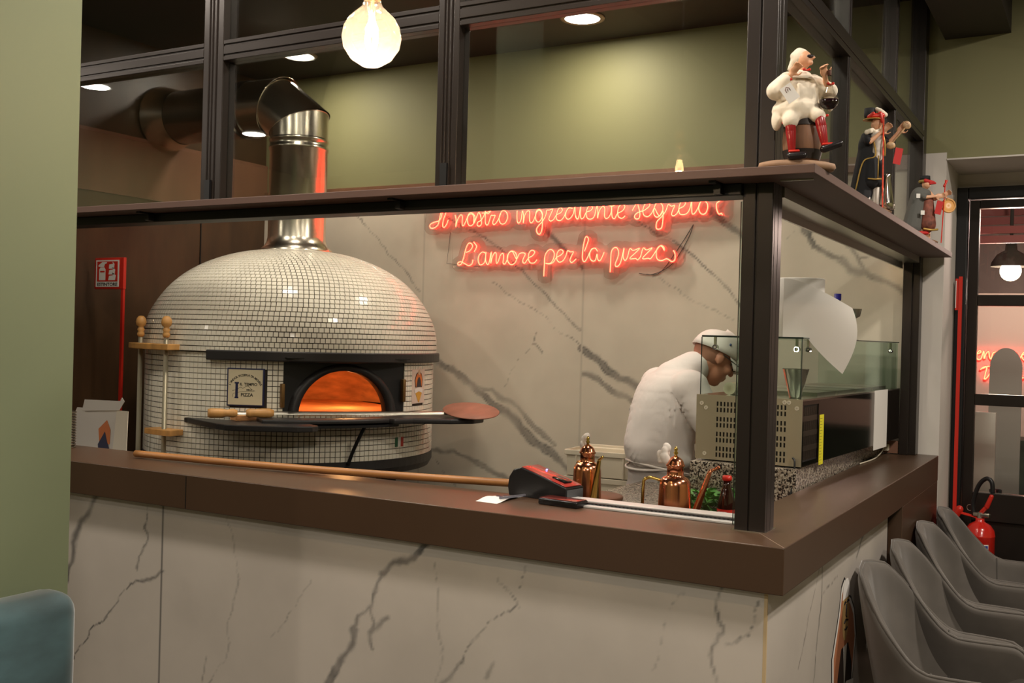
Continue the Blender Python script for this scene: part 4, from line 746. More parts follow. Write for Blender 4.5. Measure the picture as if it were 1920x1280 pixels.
# perforated end panel built as strips between rows of slots
SL = SATIN
mb = MB(); px0, px1 = FX0, FX1; 
rows = []
cols = [px0+.075+i*.0126 for i in range(20)]
zrows = [FZ1-.022, FZ1-.043, FZ1-.075, FZ1-.096, FZ1-.127, FZ1-.148, FZ1-.178, FZ1-.199]
sw, shh = .0062, .0155
yA, yB = FY0, FY0+.004
prev = FZ1
for zr in zrows:
    mb.box((px0, yA, zr), (px1, yB, prev)); z1_ = zr; z0_ = zr-shh; prev = z0_; x = px0
    for c_ in cols: mb.box((x, yA, z0_), (c_, yB, z1_)); x = c_+sw
    mb.box((x, yA, z0_), (px1, yB, z1_))
mb.box((px0, yA, FZ0), (px1, yB, prev)); mb.build('perforated_panel', SL, fr)
mb = MB()
for x, z in ((px0+.02, FZ1-.03), (px0+.036, FZ1-.045), (px0+.035, FZ0+.02), (px1-.06, FZ1-.012), (px1-.045, FZ1-.012), (px1-.018, FZ1-.03)): mb.cyl((x, FY0+.001, z), (x, FY0-.002, z), .007, n=16)
mb.build('panel_rivets', mat('rivet_grey', (150, 142, 122), .7, .2), fr)
MB().box((FX0, FY0+.004, FZ1-.006), (FX1, FY1, FZ1)).build('rim', CHROME, fr)
mb = MB(); mb.box((FX1-.004, FY0+.004, FZ0), (FX1, FY0+.016, FZ1-.006)).box((FX1-.004, FY0+.19, FZ0), (FX1, FY1, FZ1-.006)).box((FX1-.004, FY0+.016, FZ0), (FX1, FY0+.19, FZ0+.015)).box((FX1-.004, FY0+.016, FZ1-.02), (FX1, FY0+.19, FZ1-.006)); mb.build('front_panel', mat('mirror_steel', (110, 100, 92), .07, 1), fr)
mb = MB(); mb.box((FX1-.012, FY0+.016, FZ0+.015), (FX1-.01, FY0+.19, FZ1-.02))
for i in range(20): mb.box((FX1-.01, FY0+.022+i*.0082, FZ0+.02), (FX1-.003, FY0+.026+i*.0082, FZ1-.026))
for z in (.05, .1, .15): mb.box((FX1-.01, FY0+.018, FZ0+z), (FX1-.0025, FY0+.188, FZ0+z+.018))
mb.build('vent_grille', mat('dull_steel', (120, 108, 96), .25, .9), fr)
MB().box((FX1, FY0+.205, FZ0-.01), (FX1+.001, FY0+.255, FZ0+.165)).build('tape_measure_sticker', mat('yellow_tape', (225, 215, 40), .6), fr)
mb = MB()
for i in range(16): mb.box((FX1+.001, FY0+.21, FZ0-.005+i*.0104), (FX1+.0013, FY0+.21+(.028 if i % 2 else .018), FZ0-.004+i*.0104))
mb.build('sticker_marks', INKK, fr)
MB().box((FX1+.0002, 2.03, FZ0-.02), (FX1+.0012, 2.26, FZ1+.002)).build('paper_sheet', PAPER, fr)
# glass hood
gh = MB(); GZ = 1.622
gh.box((FX0+.01, FY0+.01, FZ1), (FX1-.01, FY0+.016, GZ)); gh.box((FX0+.01, FY1-.02, FZ1), (FX1-.01, FY1-.014, GZ)); gh.box((FX1-.016, FY0+.016, FZ1), (FX1-.01, FY1-.02, GZ)); gh.box((FX0+.01, FY0+.01, GZ), (FX1-.006, FY1-.014, GZ+.006))
gh.build('glass_hood', GLASSC, fr)
EDG = mat('glass_edge', (38, 50, 46), .2)
mb = MB(); mb.box((FX0+.01, FY0+.009, GZ), (FX1-.006, FY0+.0105, GZ+.006)).box((FX1-.006, FY0+.01, GZ+.001), (FX1-.0052, FY1-.014, GZ+.005)).box((FX0+.008, FY0+.01, FZ1), (FX0+.010, FY0+.014, GZ)).box((FX1-.0105, FY0+.009, FZ1), (FX1-.0085, FY0+.014, GZ)); mb.build('glass_edges', EDG, fr)
mb = MB()
for x, y in ((FX0+.06, FY0+.01), (FX1-.03, FY0+.02), (FX1-.012, FY0+.09), (FX1-.012, 2.35)): mb.cyl((x, y-.006, GZ-.035), (x, y+.012, GZ-.035), .009, n=14); mb.box((x-.004, y-.004, GZ-.035), (x+.004, y+.004, GZ))
mb.build('glass_clips', CHROME, fr)
mb = MB()
for i, y in enumerate((1.35, 1.62, 1.89, 2.16)): mb.box((FX0+.04, y, FZ1), (FX1-.04, y+.24, FZ1+.012))
mb.build('pan_lids', BRUSH, fr)
MB().tube(spline([(-.25, 1.03, 1.225), (-.24, 1.022, 1.21), (-.243, 1.012, 1.14), (-.25, .99, 1.06), (-.26, .95, 1.005)], 6), .0035, 6).build('power_cord', BLACK, fr)
MB().tube(spline([(-.215, 2.46, 1.15), (-.212, 2.40, 1.135), (-.205, 2.2, 1.124), (-.215, 1.95, 1.124)], 6), .003, 6).build('white_cable', PLW, label='thin white cable lying on the counter end by the dark post', cat='cable')
sk = empty('wall_plug', (-.2, 2.49, 1.12), 0, 'white plug in the brown socket at the far end of the counter', 'plug')
MB().rbox((-.225, 2.47, 1.135), (-.195, 2.5, 1.165), .004).build('plug_body', PLW, sk)
MB().box((-.24, 2.5, 1.125), (-.16, 2.518, 1.18)).build('socket', mat('socket_brown', (120, 84, 66), .5), sk)
fr.rotation_euler = (0, 0, R_(-2.7)); fr.location.x += .036
# things on and in the fridge
t = empty('steel_funnel', (-.275, 1.13, 1.42), 0, 'small conical brushed steel cup on the fridge edge behind the post', 'cup')
MB().lathe([(.0005, 0), (.018, 0), (.02, .004), (.044, .098), (.047, .1), (.044, .098), (.041, .096), (.018, .008), (.0005, .006)], (0,0,0), n=32).build('cone', BRUSH, t, local=True)
t = empty('plastic_jar', (-.475, 1.12, 1.42), 0, 'clear plastic tub with beige lid end on the fridge, near the cap brim', 'tub')
MB().lathe([(.0005, 0), (.03, 0), (.032, .055), (.034, .06), (.0005, .06)], (.035, .03, 0), n=24).build('tub', glass_mat('cloudy', (.8, .8, .78), 1), t, local=True)
MB().cyl((-.03, 0, .022), (-.03, .06, .022), .022, n=24).build('roll_end', mat('beige', (160, 146, 120), .6), t, local=True)
pr = empty('paper_roll', (-.29, 1.2, 1.628), 0, 'big white paper roll standing on the glass hood with its sheet unrolling', 'paper roll')
mb = MB(); n = 40; pts = []
mb.lathe([(.0005, 0), (.085, 0), (.087, .004), (.087, .202), (.085, .205), (.02, .205), (.02, .12)], (0,0,0), n=48); mb.build('roll', PAPER, pr, local=True)
# unrolled sheet: leaves the roll on the near side, bows out and falls to a point over the hood
vs = []; nu, nv = 18, 12; 
for i in range(nu+1):
    u = i/nu
    for j in range(nv+1):
        v_ = j/nv
        a = R_(-110)+u*R_(75); r_ = .089+.05*u*u
        top = .202-.0*u-(.10*u**2.2); bot = .0-.12*max(0, u-.55)/.45*1.0
        x = r_*math.cos(a)+.055*u*u; y = r_*math.sin(a)+.02*u*u
        z = bot+(top-bot)*v_
        x += .03*u*math.sin(v_*2.5)*(.5+u)
        vs.append((x, y, z))
mb = MB(); mb.add(vs, [(i*(nv+1)+j, (i+1)*(nv+1)+j, (i+1)*(nv+1)+j+1, i*(nv+1)+j+1) for i in range(nu) for j in range(nv)], 0, True); mb.build('loose_sheet', PAPER, pr, local=True)
t = empty('water_bottle', (-.30, 1.85, 1.628), 0, 'clear bottle with a blue cap standing behind the paper roll', 'bottle')
MB().lathe([(.0005, 0), (.03, 0), (.032, .01), (.032, .1), (.012, .15), (.012, .165), (.0005, .165)], (0,0,0), n=24).build('bottle_body', glass_mat('clear_pet', (.93, .95, .95), 1), t, local=True)
MB().cyl((0,0,.16), (0,0,.185), .014, n=20).build('cap', mat('blue_cap', (40, 36, 120), .4), t, local=True)
t = empty('steel_strainer', (-.26, 2.0, 1.628), 0, 'little steel cup on a thin stem seen right of the paper sheet', 'cup')
MB().lathe([(.0005, 0), (.02, 0), (.003, .006), (.003, .09), (.02, .10), (.026, .13)], (0,0,0), n=20).build('stem_cup', BRUSH, t, local=True)

# ================= OIL CANS =================
def oilcan(loc, s_, rz, label):
    t = empty('oil_can', loc, rz, label, 'oil can', 'copper oil cans'); t.scale = (s_,)*3
    MB().lathe([(.0005, 0), (.050, 0), (.0525, .003), (.052, .008), (.0455, .165), (.043, .178), (.036, .187), (.027, .191), (.0245, .195), (.0242, .219), (.0275, .221), (.0275, .225), (.025, .228), (.0225, .236), (.017, .243), (.009, .248), (.004, .250), (.0005, .250)], (0,0,0), n=48).build('can_body', COPPER, t, local=True)
    MB().lathe([(.0005, .248), (.006, .249), (.004, .254), (.0075, .259), (.004, .264), (.006, .270), (.003, .277), (.0005, .279)], (0,0,0), n=20).build('finial', BRASS, t, local=True)
    MB().tube(spline([(.046, 0, .045), (.064, 0, .10), (.083, 0, .158), (.098, 0, .205), (.103, 0, .211), (.128, 0, .224)], 6), [.0125-.0082*min(1, i/24) for i in range(31)], 12).build('spout', COPPER if label.startswith('near') else BRASS, t, local=True)
    MB().tube(spline([(-.043, 0, .178), (-.07, 0, .184), (-.088, 0, .178), (-.092, 0, .16), (-.093, 0, .10), (-.089, 0, .08), (-.076, 0, .070), (-.048, 0, .072)], 6), .0048, 10).build('handle', BRASS, t, local=True)
    d_ = MB(); d_.cyl((.0, -.047, .085), (.0, -.0505, .085), .0085, n=12)
    for k in range(10): d_.cap((.009*math.cos(k*.628), -.049, .085+.009*math.sin(k*.628)), (.0095*math.cos(k*.628), -.0495, .085+.0095*math.sin(k*.628)), .0025, n=6)
    d_.build('rosette', BRASS, t, local=True)
    b = MB(); random.seed(3)
    for k in range(9): b.ell((-.034+random.uniform(-.014, .010), random.uniform(-.010, .010), .238+.0045*k+random.uniform(-.004, .004)), (random.uniform(.008, .014), random.uniform(.006, .010), random.uniform(.009, .015)), Matrix.Rotation(random.uniform(-.8, .8), 3, 'Y'))
    b.cap((-.022, 0, .222), (-.034, 0, .245), .007, .01, 8); blob('tissue_plug', b, WHITEC, t, .0026, 2)
    return t
oilcan((-.851, .70, 1.0), 1.0, R_(-42), 'far copper oil can with brass spout facing the camera, beside the terminal')
oilcan((-.470, .515, 1.0), 1.03, R_(20), 'near copper oil can with brass loop handle and long copper spout')
MB().lathe([(.0005, .0), (.115, .0), (.12, .004), (.12, .012), (.115, .016), (.0005, .016)], (-1.03, 1.12, 1.0005), n=48).build('round_board', mat('board_brown', (112, 74, 54), .45), label='round brown wooden board on the granite behind the far oil can', cat='board')
# basil tub
bt = empty('basil_tub', (-.50, .84, 1.0), R_(12), 'clear plastic tub full of fresh green basil leaves', 'tub')
mb = MB(); o_ = [(-.12, -.085), (.12, -.085), (.12, .085), (-.12, .085)]
vs = []
for z, k_ in ((0, .9), (.13, 1.0), (.15, 1.03), (.15, 1.08), (.14, 1.08)): vs += [(x*k_, y*k_, z) for x, y in o_]
mb.add(vs, [(0, 3, 2, 1)]+[(r*4+i, r*4+(i+1) % 4, r*4+4+(i+1) % 4, r*4+4+i) for r in range(4) for i in range(4)]); mb.build('tub', glass_mat('tub_plastic', (.93, .95, .93), .6, .2), bt, local=True, solid=.002)
mb = MB(); random.seed(8)
for k in range(170):
    x, y, z = random.uniform(-.10, .10), random.uniform(-.066, .066), random.uniform(.015, .11); l_ = random.uniform(.02, .034)
    M = Matrix.Translation((x, y, z)) @ Matrix.Rotation(random.uniform(0, 6.28), 4, 'Z') @ Matrix.Rotation(random.uniform(-.9, .9), 4, 'Y') @ Matrix.Rotation(random.uniform(-.6, .6), 4, 'X')
    mb.add([M @ Vector(v) for v in ((-l_, 0, 0), (-l_*.3, -l_*.5, .004), (l_*.5, -l_*.4, .002), (l_, 0, -.006), (l_*.5, l_*.4, .002), (-l_*.3, l_*.5, .004), (0, 0, -.003))], [(0, 1, 6), (1, 2, 6), (2, 3, 6), (3, 4, 6), (4, 5, 6), (5, 0, 6)], 0, True)
mb.build('basil_leaves', mat('basil', (84, 140, 62), .45, noise=(30, .4, 3, (1, 1, 1))), bt, local=True, kind='stuff')
# cola bottle
cb_ = empty('cola_bottle', (-.375, .72, 1.0), 0, 'small glass cola bottle with red cap and red label beside the dark post', 'bottle')
MB().lathe([(.0005, 0), (.026, 0), (.029, .004), (.029, .03), (.027, .06), (.029, .085), (.026, .11), (.017, .14), (.0125, .155), (.0125, .172), (.0005, .172)], (0,0,0), n=32).build('glass_body', mat('cola_glass', (42, 18, 12), .06, coat=.5), cb_, local=True)
MB().lathe([(.0005, .171), (.0145, .171), (.0155, .178), (.0135, .186), (.0005, .187)], (0,0,0), n=24).build('crown_cap', RED, cb_, local=True)
MB().lathe([(.0294, .034), (.0276, .06), (.0294, .083)], (0,0,0), n=32).build('label', mat('cola_red', (214, 52, 38), .5), cb_, local=True)
mb = MB()
for k, (z, w_) in enumerate(((.072, .5), (.062, .7), (.052, .4))):
    for a in np.arange(-2.3, -2.3+w_*2, .16): mb.add([(.0299*math.cos(a+da), .0299*math.sin(a+da), z+dz) for da, dz in ((0, 0), (.09, 0), (.09, .005), (0, .005))], [(0, 1, 2, 3)])
mb.build('label_print', PAPER, cb_, local=True)

# ================= DOUGH CRATES =================
tb = empty('crate_stand', (-1.46, 2.2, 0), R_(2), 'low steel stand carrying the white dough crates', 'stand')
mb = MB(); mb.box((-.2, -.2, .788), (.19, .2, .818))
for x in (-.18, .17):
    for y in (-.18, .18): mb.box((x-.015, y-.015, 0), (x+.015, y+.015, .788))
mb.build('stand_frame', BRUSH, tb, local=True)
def crate(z, label):
    t = empty('dough_crate', (-1.445, 2.22, z), R_(4), label, 'crate', 'white dough crates')
    mb = MB(); ol = [(-.18, -.165), (.18, -.165), (.18, .165), (-.18, .165)]
    prof = [(0, .93), (.10, .95), (.10, 1.0), (.125, 1.0), (.125, .96), (.11, .955), (.11, .92), (.012, .9)]
    vs = []
    for z_, k_ in prof: vs += [(x*k_, y*k_, z_) for x, y in ol]
    n = len(prof); mb.add(vs, [(3, 2, 1, 0), tuple(4*(n-1)+i for i in range(4))]+[(r*4+i, r*4+(i+1) % 4, r*4+4+(i+1) % 4, r*4+4+i) for r in range(n-1) for i in range(4)])
    for x in (-.12, 0, .12): mb.box((x-.004, -.163, .0), (x+.004, -.15, .1))
    for y in (-.1, .1): mb.box((-.178, y-.004, 0), (-.165, y+.004, .1))
    mb.build('crate_shell', PLW, t, local=True, bevel=.003)
crate(.819, 'lower white plastic dough crate of the stack behind the far oil can'); crate(.946, 'upper white plastic dough crate, topmost of the stack beside the person')
# ================= PERSON =================
ch = empty('person', (-1.11, 2.01, 0), R_(45), 'person in white cap, white t-shirt and white apron bending over the worktop behind the fridge', 'person')
V3 = Vector
def hand(mb, wrist, d, palm_n, side, s=1.0, curl=.55, r=.0085):
    # palm, four unequal bent fingers and a thumb leaving the side of the palm
    d = V3(d).normalized(); n = V3(palm_n); n = (n-d*n.dot(d)).normalized(); sd = d.cross(n)*side; w_ = V3(wrist)
    M = Matrix((d, sd, n)).transposed()
    mb.ell(w_+d*.048*s, (.052*s, .041*s, .016*s), M, 14)
    for i, (o, L_) in enumerate(((-.030, .068), (-.0105, .078), (.0105, .073), (.030, .058))):
        b = w_+d*.085*s+sd*o*s; m1 = b+(d*math.cos(curl*.5)-n*math.sin(curl*.5))*L_*.5*s+sd*o*.12*s; e = m1+(d*math.cos(curl*1.4)-n*math.sin(curl*1.4))*L_*.5*s
        mb.cap(b, m1, r*s, r*.92*s, 8); mb.cap(m1, e, r*.92*s, r*.75*s, 8)
    b = w_+d*.02*s-sd*.03*s; m1 = b+(d*.6-sd*.75-n*.25)*.042*s; e = m1+(d*.9-sd*.15-n*.35)*.034*s
    mb.cap(b, m1, r*1.25*s, r*1.1*s, 8); mb.cap(m1, e, r*1.1*s, r*.85*s, 8)
hp = Matrix.Rotation(R_(30), 3, 'Y')            # head pitched down
HC = V3((.262, 0, 1.538))
def H(x, y, z): return HC+hp @ V3((x, y, z))
b = MB()
b.ell((0, 0, .98), (.125, .155, .13)); b.ell((.015, 0, 1.13), (.105, .135, .13)); b.ell((.04, 0, 1.30), (.115, .155, .15)); b.ell((.05, 0, 1.40), (.10, .175, .085))
b.cap((.08, 0, 1.42), (.205, 0, 1.505), .064, .056, 14)
b.ell(HC+hp @ V3((-.012, 0, .022)), (.096, .077, .098), hp, 24); b.ell(H(.03, 0, -.045), (.062, .058, .075), hp, 20); b.ell(H(.05, 0, -.098), (.034, .032, .026), hp, 14)
b.cap(H(.088, 0, .012), H(.112, 0, -.028), .011, .015, 8); b.ell(H(.092, 0, .026), (.014, .05, .01), hp, 12)
b.ell(H(.085, 0, -.062), (.016, .026, .008), hp, 10); b.ell(H(.082, 0, -.077), (.015, .022, .008), hp, 10)
for s in (-1, 1): b.ell(H(-.005, s*.079, -.012), (.020, .010, .031), hp, 12); b.ell(H(.062, s*.042, -.03), (.028, .022, .026), hp, 12)
for s, el, wr in ((-1, (.16, -.245, 1.19), (.37, -.16, 1.115)), (1, (.17, .24, 1.18), (.39, .12, 1.11))):
    sh_ = (.065, s*.185, 1.415)
    b.ell(sh_, (.062, .058, .062)); b.cap(sh_, el, .050, .038, 14); b.cap(el, wr, .040, .026, 14)
    hand(b, wr, V3(wr)-V3(el)+V3((0, 0, -.03)), (0, 0, 1), s)
    b.cap((-.0, s*.085, .95), (.0, s*.095, .50), .088, .056, 16); b.cap((.0, s*.095, .50), (-.02, s*.10, .09), .056, .036, 16)
blob('body', b, SKIN, ch, .0062, 5)
# eyes, hair, cap, glasses
for s in (-1, 1): MB().ell(H(.083, s*.032, .008), (.010, .013, .006), hp, 10).build('eye', mat('eye_dark', (40, 30, 26), .3), ch, local=True)
b = MB(); b.ell(HC+hp @ V3((-.018, 0, .012)), (.0935, .0785, .084), hp, 20); b.ell(H(-.055, 0, -.035), (.044, .058, .040), hp, 14); blob('hair', b, mat('shaved_hair', (158, 108, 86), .8), ch, .008, 3)
b = MB(); 
vs = []; n = 32
for k_ in range(9):
    a = math.pi/2*k_/8
    for i in range(n):
        t = 2*math.pi*i/n; c_ = math.cos(a)
        vs.append(HC+hp @ V3((-.012+.112*c_**.8*math.cos(t), .094*c_**.8*math.sin(t), .016+.012*math.cos(t)+.112*math.sin(a))))
b.add(vs, [(k_*n+i, k_*n+(i+1) % n, (k_+1)*n+(i+1) % n, (k_+1)*n+i) for k_ in range(8) for i in range(n)], 0, True)
cp = b.build('cap', WHITEC, ch, local=True, solid=.004)
b = MB(); vs = []
for i in range(13):
    t = -1.15+2.3*i/12
    for j in range(6):
        q = j/5; vs.append(HC+hp @ V3((-.012+.108*math.cos(t)+q*.082*math.cos(t)**.6, .092*math.sin(t)*(1-.10*q), .026-.022*q-.022*(math.sin(t)**2)*(.4+q))))
b.add(vs, [(i*6+j, (i+1)*6+j, (i+1)*6+j+1, i*6+j+1) for i in range(12) for j in range(5)], 0, True); b.build('brim', WHITEC, cp, local=True, solid=.004)
b = MB(); b.ell(H(.0, -.091, .066), (.006, .004, .006), hp, 8); b.build('cap_button', mat('cap_blue', (60, 80, 120), .5), cp, local=True)
b = MB()
for s in (-1, 1):
    b.tube([H(.104+.0*t, s*.034+.026*math.cos(t), .002+.019*math.sin(t)) for t in np.linspace(0, 2*math.pi, 17)[:-1]], .0022, 6, closed=True); b.tube([H(.100, s*.062, .008), H(.05, s*.083, .006), H(-.005, s*.088, .010)], .0022, 6)
b.tube([H(.108, -.008, .004), H(.108, .008, .004)], .002, 6); b.build('glasses', BLACK, ch, local=True)
# t-shirt
b = MB()
ctl = [(1.045, .012, .10, .13), (1.048, .010, .138, .172), (1.075, .004, .150, .182), (1.13, -.006, .150, .180), (1.20, .006, .147, .180), (1.28, .020, .147, .185), (1.34, .032, .143, .192), (1.39, .042, .132, .196), (1.43, .052, .112, .185), (1.46, .062, .085, .140), (1.475, .07, .04, .06)]
rings = []; nr = 40
for (z0_, c0_, a0_, b0_), (z1_, c1_, a1_, b1_) in zip(ctl[:-1], ctl[1:]):
    for q in (0, .5): rings.append((z0_+(z1_-z0_)*q, c0_+(c1_-c0_)*q, a0_+(a1_-a0_)*q, b0_+(b1_-b0_)*q))
rings.append(ctl[-1]); vs = []
for z_, c_, a_, b_ in rings: vs += [(c_+a_*math.cos(2*math.pi*i/nr), b_*math.sin(2*math.pi*i/nr), z_) for i in range(nr)]
b.add(vs, [(r*nr+i, r*nr+(i+1) % nr, (r+1)*nr+(i+1) % nr, (r+1)*nr+i) for r in range(len(rings)-1) for i in range(nr)]+[tuple(reversed(range(nr))), tuple((len(rings)-1)*nr+i for i in range(nr))], 0, True)
b.cap((.06, 0, 1.42), (.152, 0, 1.484), .092, .072, 18)
for s, el in ((-1, (.16, -.245, 1.19)), (1, (.17, .24, 1.18))):
    sh_ = V3((.06, s*.172, 1.40)); e_ = sh_+(V3(el)-sh_)*.70; b.ell(sh_, (.082, .075, .076)); b.cap(sh_, e_, .074, .072, 16)
ts = blob('t_shirt', b, mat('shirt_cotton', (228, 221, 215), .85, noise=(5.5, .03, 2, (1.6, 1.6, .55)), bump=1.0), ch, .009, 10)
for v in ts.data.vertices:      # cloth folds running from the armpit and the waist
    x, y, z = v.co; k = math.sin(40*y+24*x-7*z+1.6*math.sin(8*z+5*y))*.55+.45*math.sin(22*y-16*x+13*z+1.5*math.sin(6*z))
    lowz = max(0, min(1, (1.42-z)/.12)); v.co += v.normal*(.009+.0085*k*lowz*(.35+.65*abs(math.sin(5*z+9*y))))
b = MB(); b.ell((0, 0, 1.0), (.142, .172, .10))
b.ell((0, 0, .88), (.15, .18, .13)); b.cap((.01, -.02, .9), (.01, -.04, .52), .16, .15, 16); b.cap((.01, .02, .9), (.01, .04, .52), .16, .15, 16)
for s in (-1, 1): b.cap((-.0, s*.09, .92), (-.005, s*.097, .50), .10, .078, 16); b.cap((-.005, s*.097, .50), (-.02, s*.10, .10), .078, .068, 16)
blob('trousers_and_apron', b, mat('apron_cloth', (206, 200, 196), .85, noise=(9, .08, 4, (1, 1, .4))), ch, .011, 5)
b = MB()
for z_, tl in ((1.045, .02), (1.03, -.03)): b.tube([(.147*math.cos(t), .177*math.sin(t), z_+tl*math.cos(t)) for t in np.linspace(0, 2*math.pi, 40)[:-1]], .006, 6, closed=True)
b.build('apron_tie', WHITEC, ch, local=True)
for s in (-1, 1):
    b = MB(); b.cap((-.05, s*.10, .05), (.13, s*.11, .04), .045, .038, 12); b.box((-.09, s*.10-.04, 0), (.16, s*.10+.045, .02)); blob('shoe', b, mat('shoe_white', (200, 196, 190), .6), ch, .01, 3)

# ================= GREY VELVET CHAIRS =================
def make_chair(label):
    t = empty('tub_chair', (0, 0, 0), 0, label, 'chair', 'grey velvet chairs along the counter')
    # plan of the shell: s in [-1,1], s=0 middle of the back, |s|=1 front of the arms
    def plan(s_, e=0):
        a = abs(s_); sg = 1 if s_ >= 0 else -1
        P_ = spline([V3((-.20, 0, 0)), V3((-.192, .10, 0)), V3((-.145, .185, 0)), V3((-.04, .226, 0)), V3((.09, .232, 0)), V3((.19, .222, 0))], 8)
        f = a*(len(P_)-1); i = min(int(f), len(P_)-2); p = P_[i].lerp(P_[i+1], f-i); d = (P_[i+1]-P_[i]).normalized(); nrm = V3((-d.y, d.x, 0))
        if a < .001: nrm = V3((-1, 0, 0))
        p = p+nrm*e; return V3((p.x, p.y*sg, 0))
    def top(s_):
        a = abs(s_)
        if a < .22: return .905-.02*(a/.22)**2
        k = min(1, (a-.22)/.42); k = k*k*(3-2*k); z = .885*(1-k)+.655*k
        if a > .86: z -= .10*((a-.86)/.14)**2.2
        return z
    ns, nz = 48, 10; vo = []; vi = []
    for i in range(ns+1):
        s_ = -1+2*i/ns; T = top(s_); b0 = .40
        for j in range(nz+1):
            q = j/nz; z = b0+(T-b0)*q; lean = .055*q*max(0, 1-abs(s_)*1.0)+.022*q-.03*(1-q)**2
            vo.append(plan(s_, lean+.018)+V3((0, 0, z))); vi.append(plan(s_, lean-.018)+V3((0, 0, z)))
    m_ = nz+1; N = len(vo); vs = vo+vi; F = []
    for i in range(ns):
        for j in range(nz): F.append((i*m_+j, i*m_+j+1, (i+1)*m_+j+1, (i+1)*m_+j)); F.append((N+i*m_+j, N+(i+1)*m_+j, N+(i+1)*m_+j+1, N+i*m_+j+1))
        F.append((i*m_+nz, N+i*m_+nz, N+(i+1)*m_+nz, (i+1)*m_+nz)); F.append((i*m_, (i+1)*m_, N+(i+1)*m_, N+i*m_))
    for j in range(nz): F.append((j, N+j, N+j+1, j+1)); F.append((ns*m_+j, ns*m_+j+1, N+ns*m_+j+1, N+ns*m_+j))
    mb = MB(); mb.add(vs, F, 0, True); bk = mb.build('backrest', VELVET, t, local=True, sub=1)
    pp = [vo[i*m_+nz].lerp(vi[i*m_+nz], .35)+V3((0, 0, -.001)) for i in range(ns+1)]; MB().tube(pp, .0055, 6).build('piping', VELVET, bk, local=True)
    for sg in (-1, 1):
        i0 = int((.5+sg*.5*.60)*ns); MB().tube([vi[i0*m_+j]+V3((.002, -sg*.001, 0)) for j in range(2, nz+1)], .003, 5).build('seam', mat('velvet_seam', (84, 80, 75), .8), bk, local=True)
    pts = [plan(-1+2*i/24, -.026) for i in range(25)]; out = [(p.x, p.y) for p in pts]+[(.235, .17), (.25, .08), (.253, 0), (.25, -.08), (.235, -.17)]
    mb = MB(); c_ = V3((.02, 0, 0)); n = len(out); vs = []
    for k_, z in ((.0, .415), (.93, .415), (.99, .43), (1.0, .455), (.985, .478), (.94, .492), (.5, .503), (.0, .505)):
        vs += [V3((c_.x+(x-c_.x)*max(k_, .001), y*max(k_, .001), z)) for x, y in out]
    mb.add(vs, [(r*n+i, r*n+(i+1) % n, (r+1)*n+(i+1) % n, (r+1)*n+i) for r in range(7) for i in range(n)], 0, True); mb.build('seat', VELVET, t, local=True)
    for x, y in ((.17, .15), (.17, -.15), (-.13, .14), (-.13, -.14)): MB().cyl((x, y, .415), (x*1.25, y*1.3, 0), .013, .009, 12).build('leg', BLACK, t, local=True)
    return t
spots = [(1.04, 'nearest grey velvet tub chair, at the front of the row along the counter'), (1.51, 'second grey velvet tub chair from the camera in the row along the counter'),
 (1.99, 'third grey velvet tub chair from the camera, just before the farthest one'), (2.47, 'farthest grey velvet tub chair, beside the red fire extinguisher')]
proto = make_chair(spots[0][1])
for i, (y, lb) in enumerate(spots):
    o = proto if i == 0 else copy_tree(proto); o['label'] = lb; o.location = (.262+.014*i, y, 0); o.rotation_euler = (0, 0, R_((-2, 1, -1, 2)[i]))

# ================= FIRE EXTINGUISHER AND ITS POLE =================
fe = empty('fire_extinguisher', (.155, 2.86, .42), R_(-20), 'red fire extinguisher with black hose hanging before the glazed door', 'fire extinguisher')
MB().lathe([(.0005, 0), (.055, 0), (.066, .01), (.066, .315), (.0675, .318), (.066, .321), (.062, .345), (.045, .368), (.024, .38), (.02, .384), (.02, .398), (.0005, .398)], (0,0,0), n=40).build('cylinder', mat('extinguisher_red', (196, 34, 24), .22, coat=.5), fe, local=True)
MB().lathe([(.0666, .07), (.0666, .285)], (0,0,0), n=24, a0=R_(200), a1=R_(330)).build('label_sheet', PAPER, fe, local=True)
MB().lathe([(.0669, .245), (.0669, .28)], (0,0,0), n=16, a0=R_(262), a1=R_(328)).build('label_header', mat('label_blue', (40, 60, 150), .5), fe, local=True)
mb = MB()
for z in np.arange(.10, .238, .0105): mb.lathe([(.0669, z), (.0669, z+.0035)], (0,0,0), n=10, a0=R_(266), a1=R_(318 if int(z*1000) % 3 else 300))
mb.build('label_lines', mat('label_ink', (60, 66, 120), .6), fe, local=True)
mb = MB()
for a, z in ((215, .21), (228, .22), (240, .205), (225, .12), (238, .13), (272, .083), (285, .085)): mb.lathe([(.067, z), (.067, z+.018)], (0,0,0), n=3, a0=R_(a), a1=R_(a+7))
mb.build('label_pictograms', RED, fe, local=True)
MB().cyl((0,0,.395), (0,0,.425), .014, n=16).rbox((-.03, -.012, .405), (.045, .012, .422), .003).build('valve', BRUSH, fe, local=True)
MB().cap((.005, 0, .425), (.03, 0, .455), .010, .010, 8).cap((.03, 0, .455), (.05, 0, .505), .012, .010, 8).build('lever', RED, fe, local=True)
MB().tube(spline([(-.03, 0, .41), (-.035, .0, .47), (-.01, .0, .55), (.025, .0, .585), (.05, .0, .57), (.055, .0, .52)], 6), .010, 10).build('hose', BLACK, fe, local=True)
MB().tube([(-.05+.014*math.cos(t), 0, .44+.014*math.sin(t)) for t in np.linspace(0, 6.28, 16)[:-1]], .0015, 6, closed=True).build('pull_ring', CHROME, fe, local=True)
MB().cyl((-.10, .0, .41), (-.01, .0, .40), .006, n=8).cap((-.125, 0, .38), (-.10, 0, .425), .018, .018, 10).build('wall_hook', RED, fe, local=True)
rp = empty('red_pole', (.035, 2.93, 0), 0, 'thin red pole against the black door frame behind the chairs', 'pole')
MB().box((.027, 2.925, 0), (.043, 2.94, 1.95)).build('pole', RED, rp)
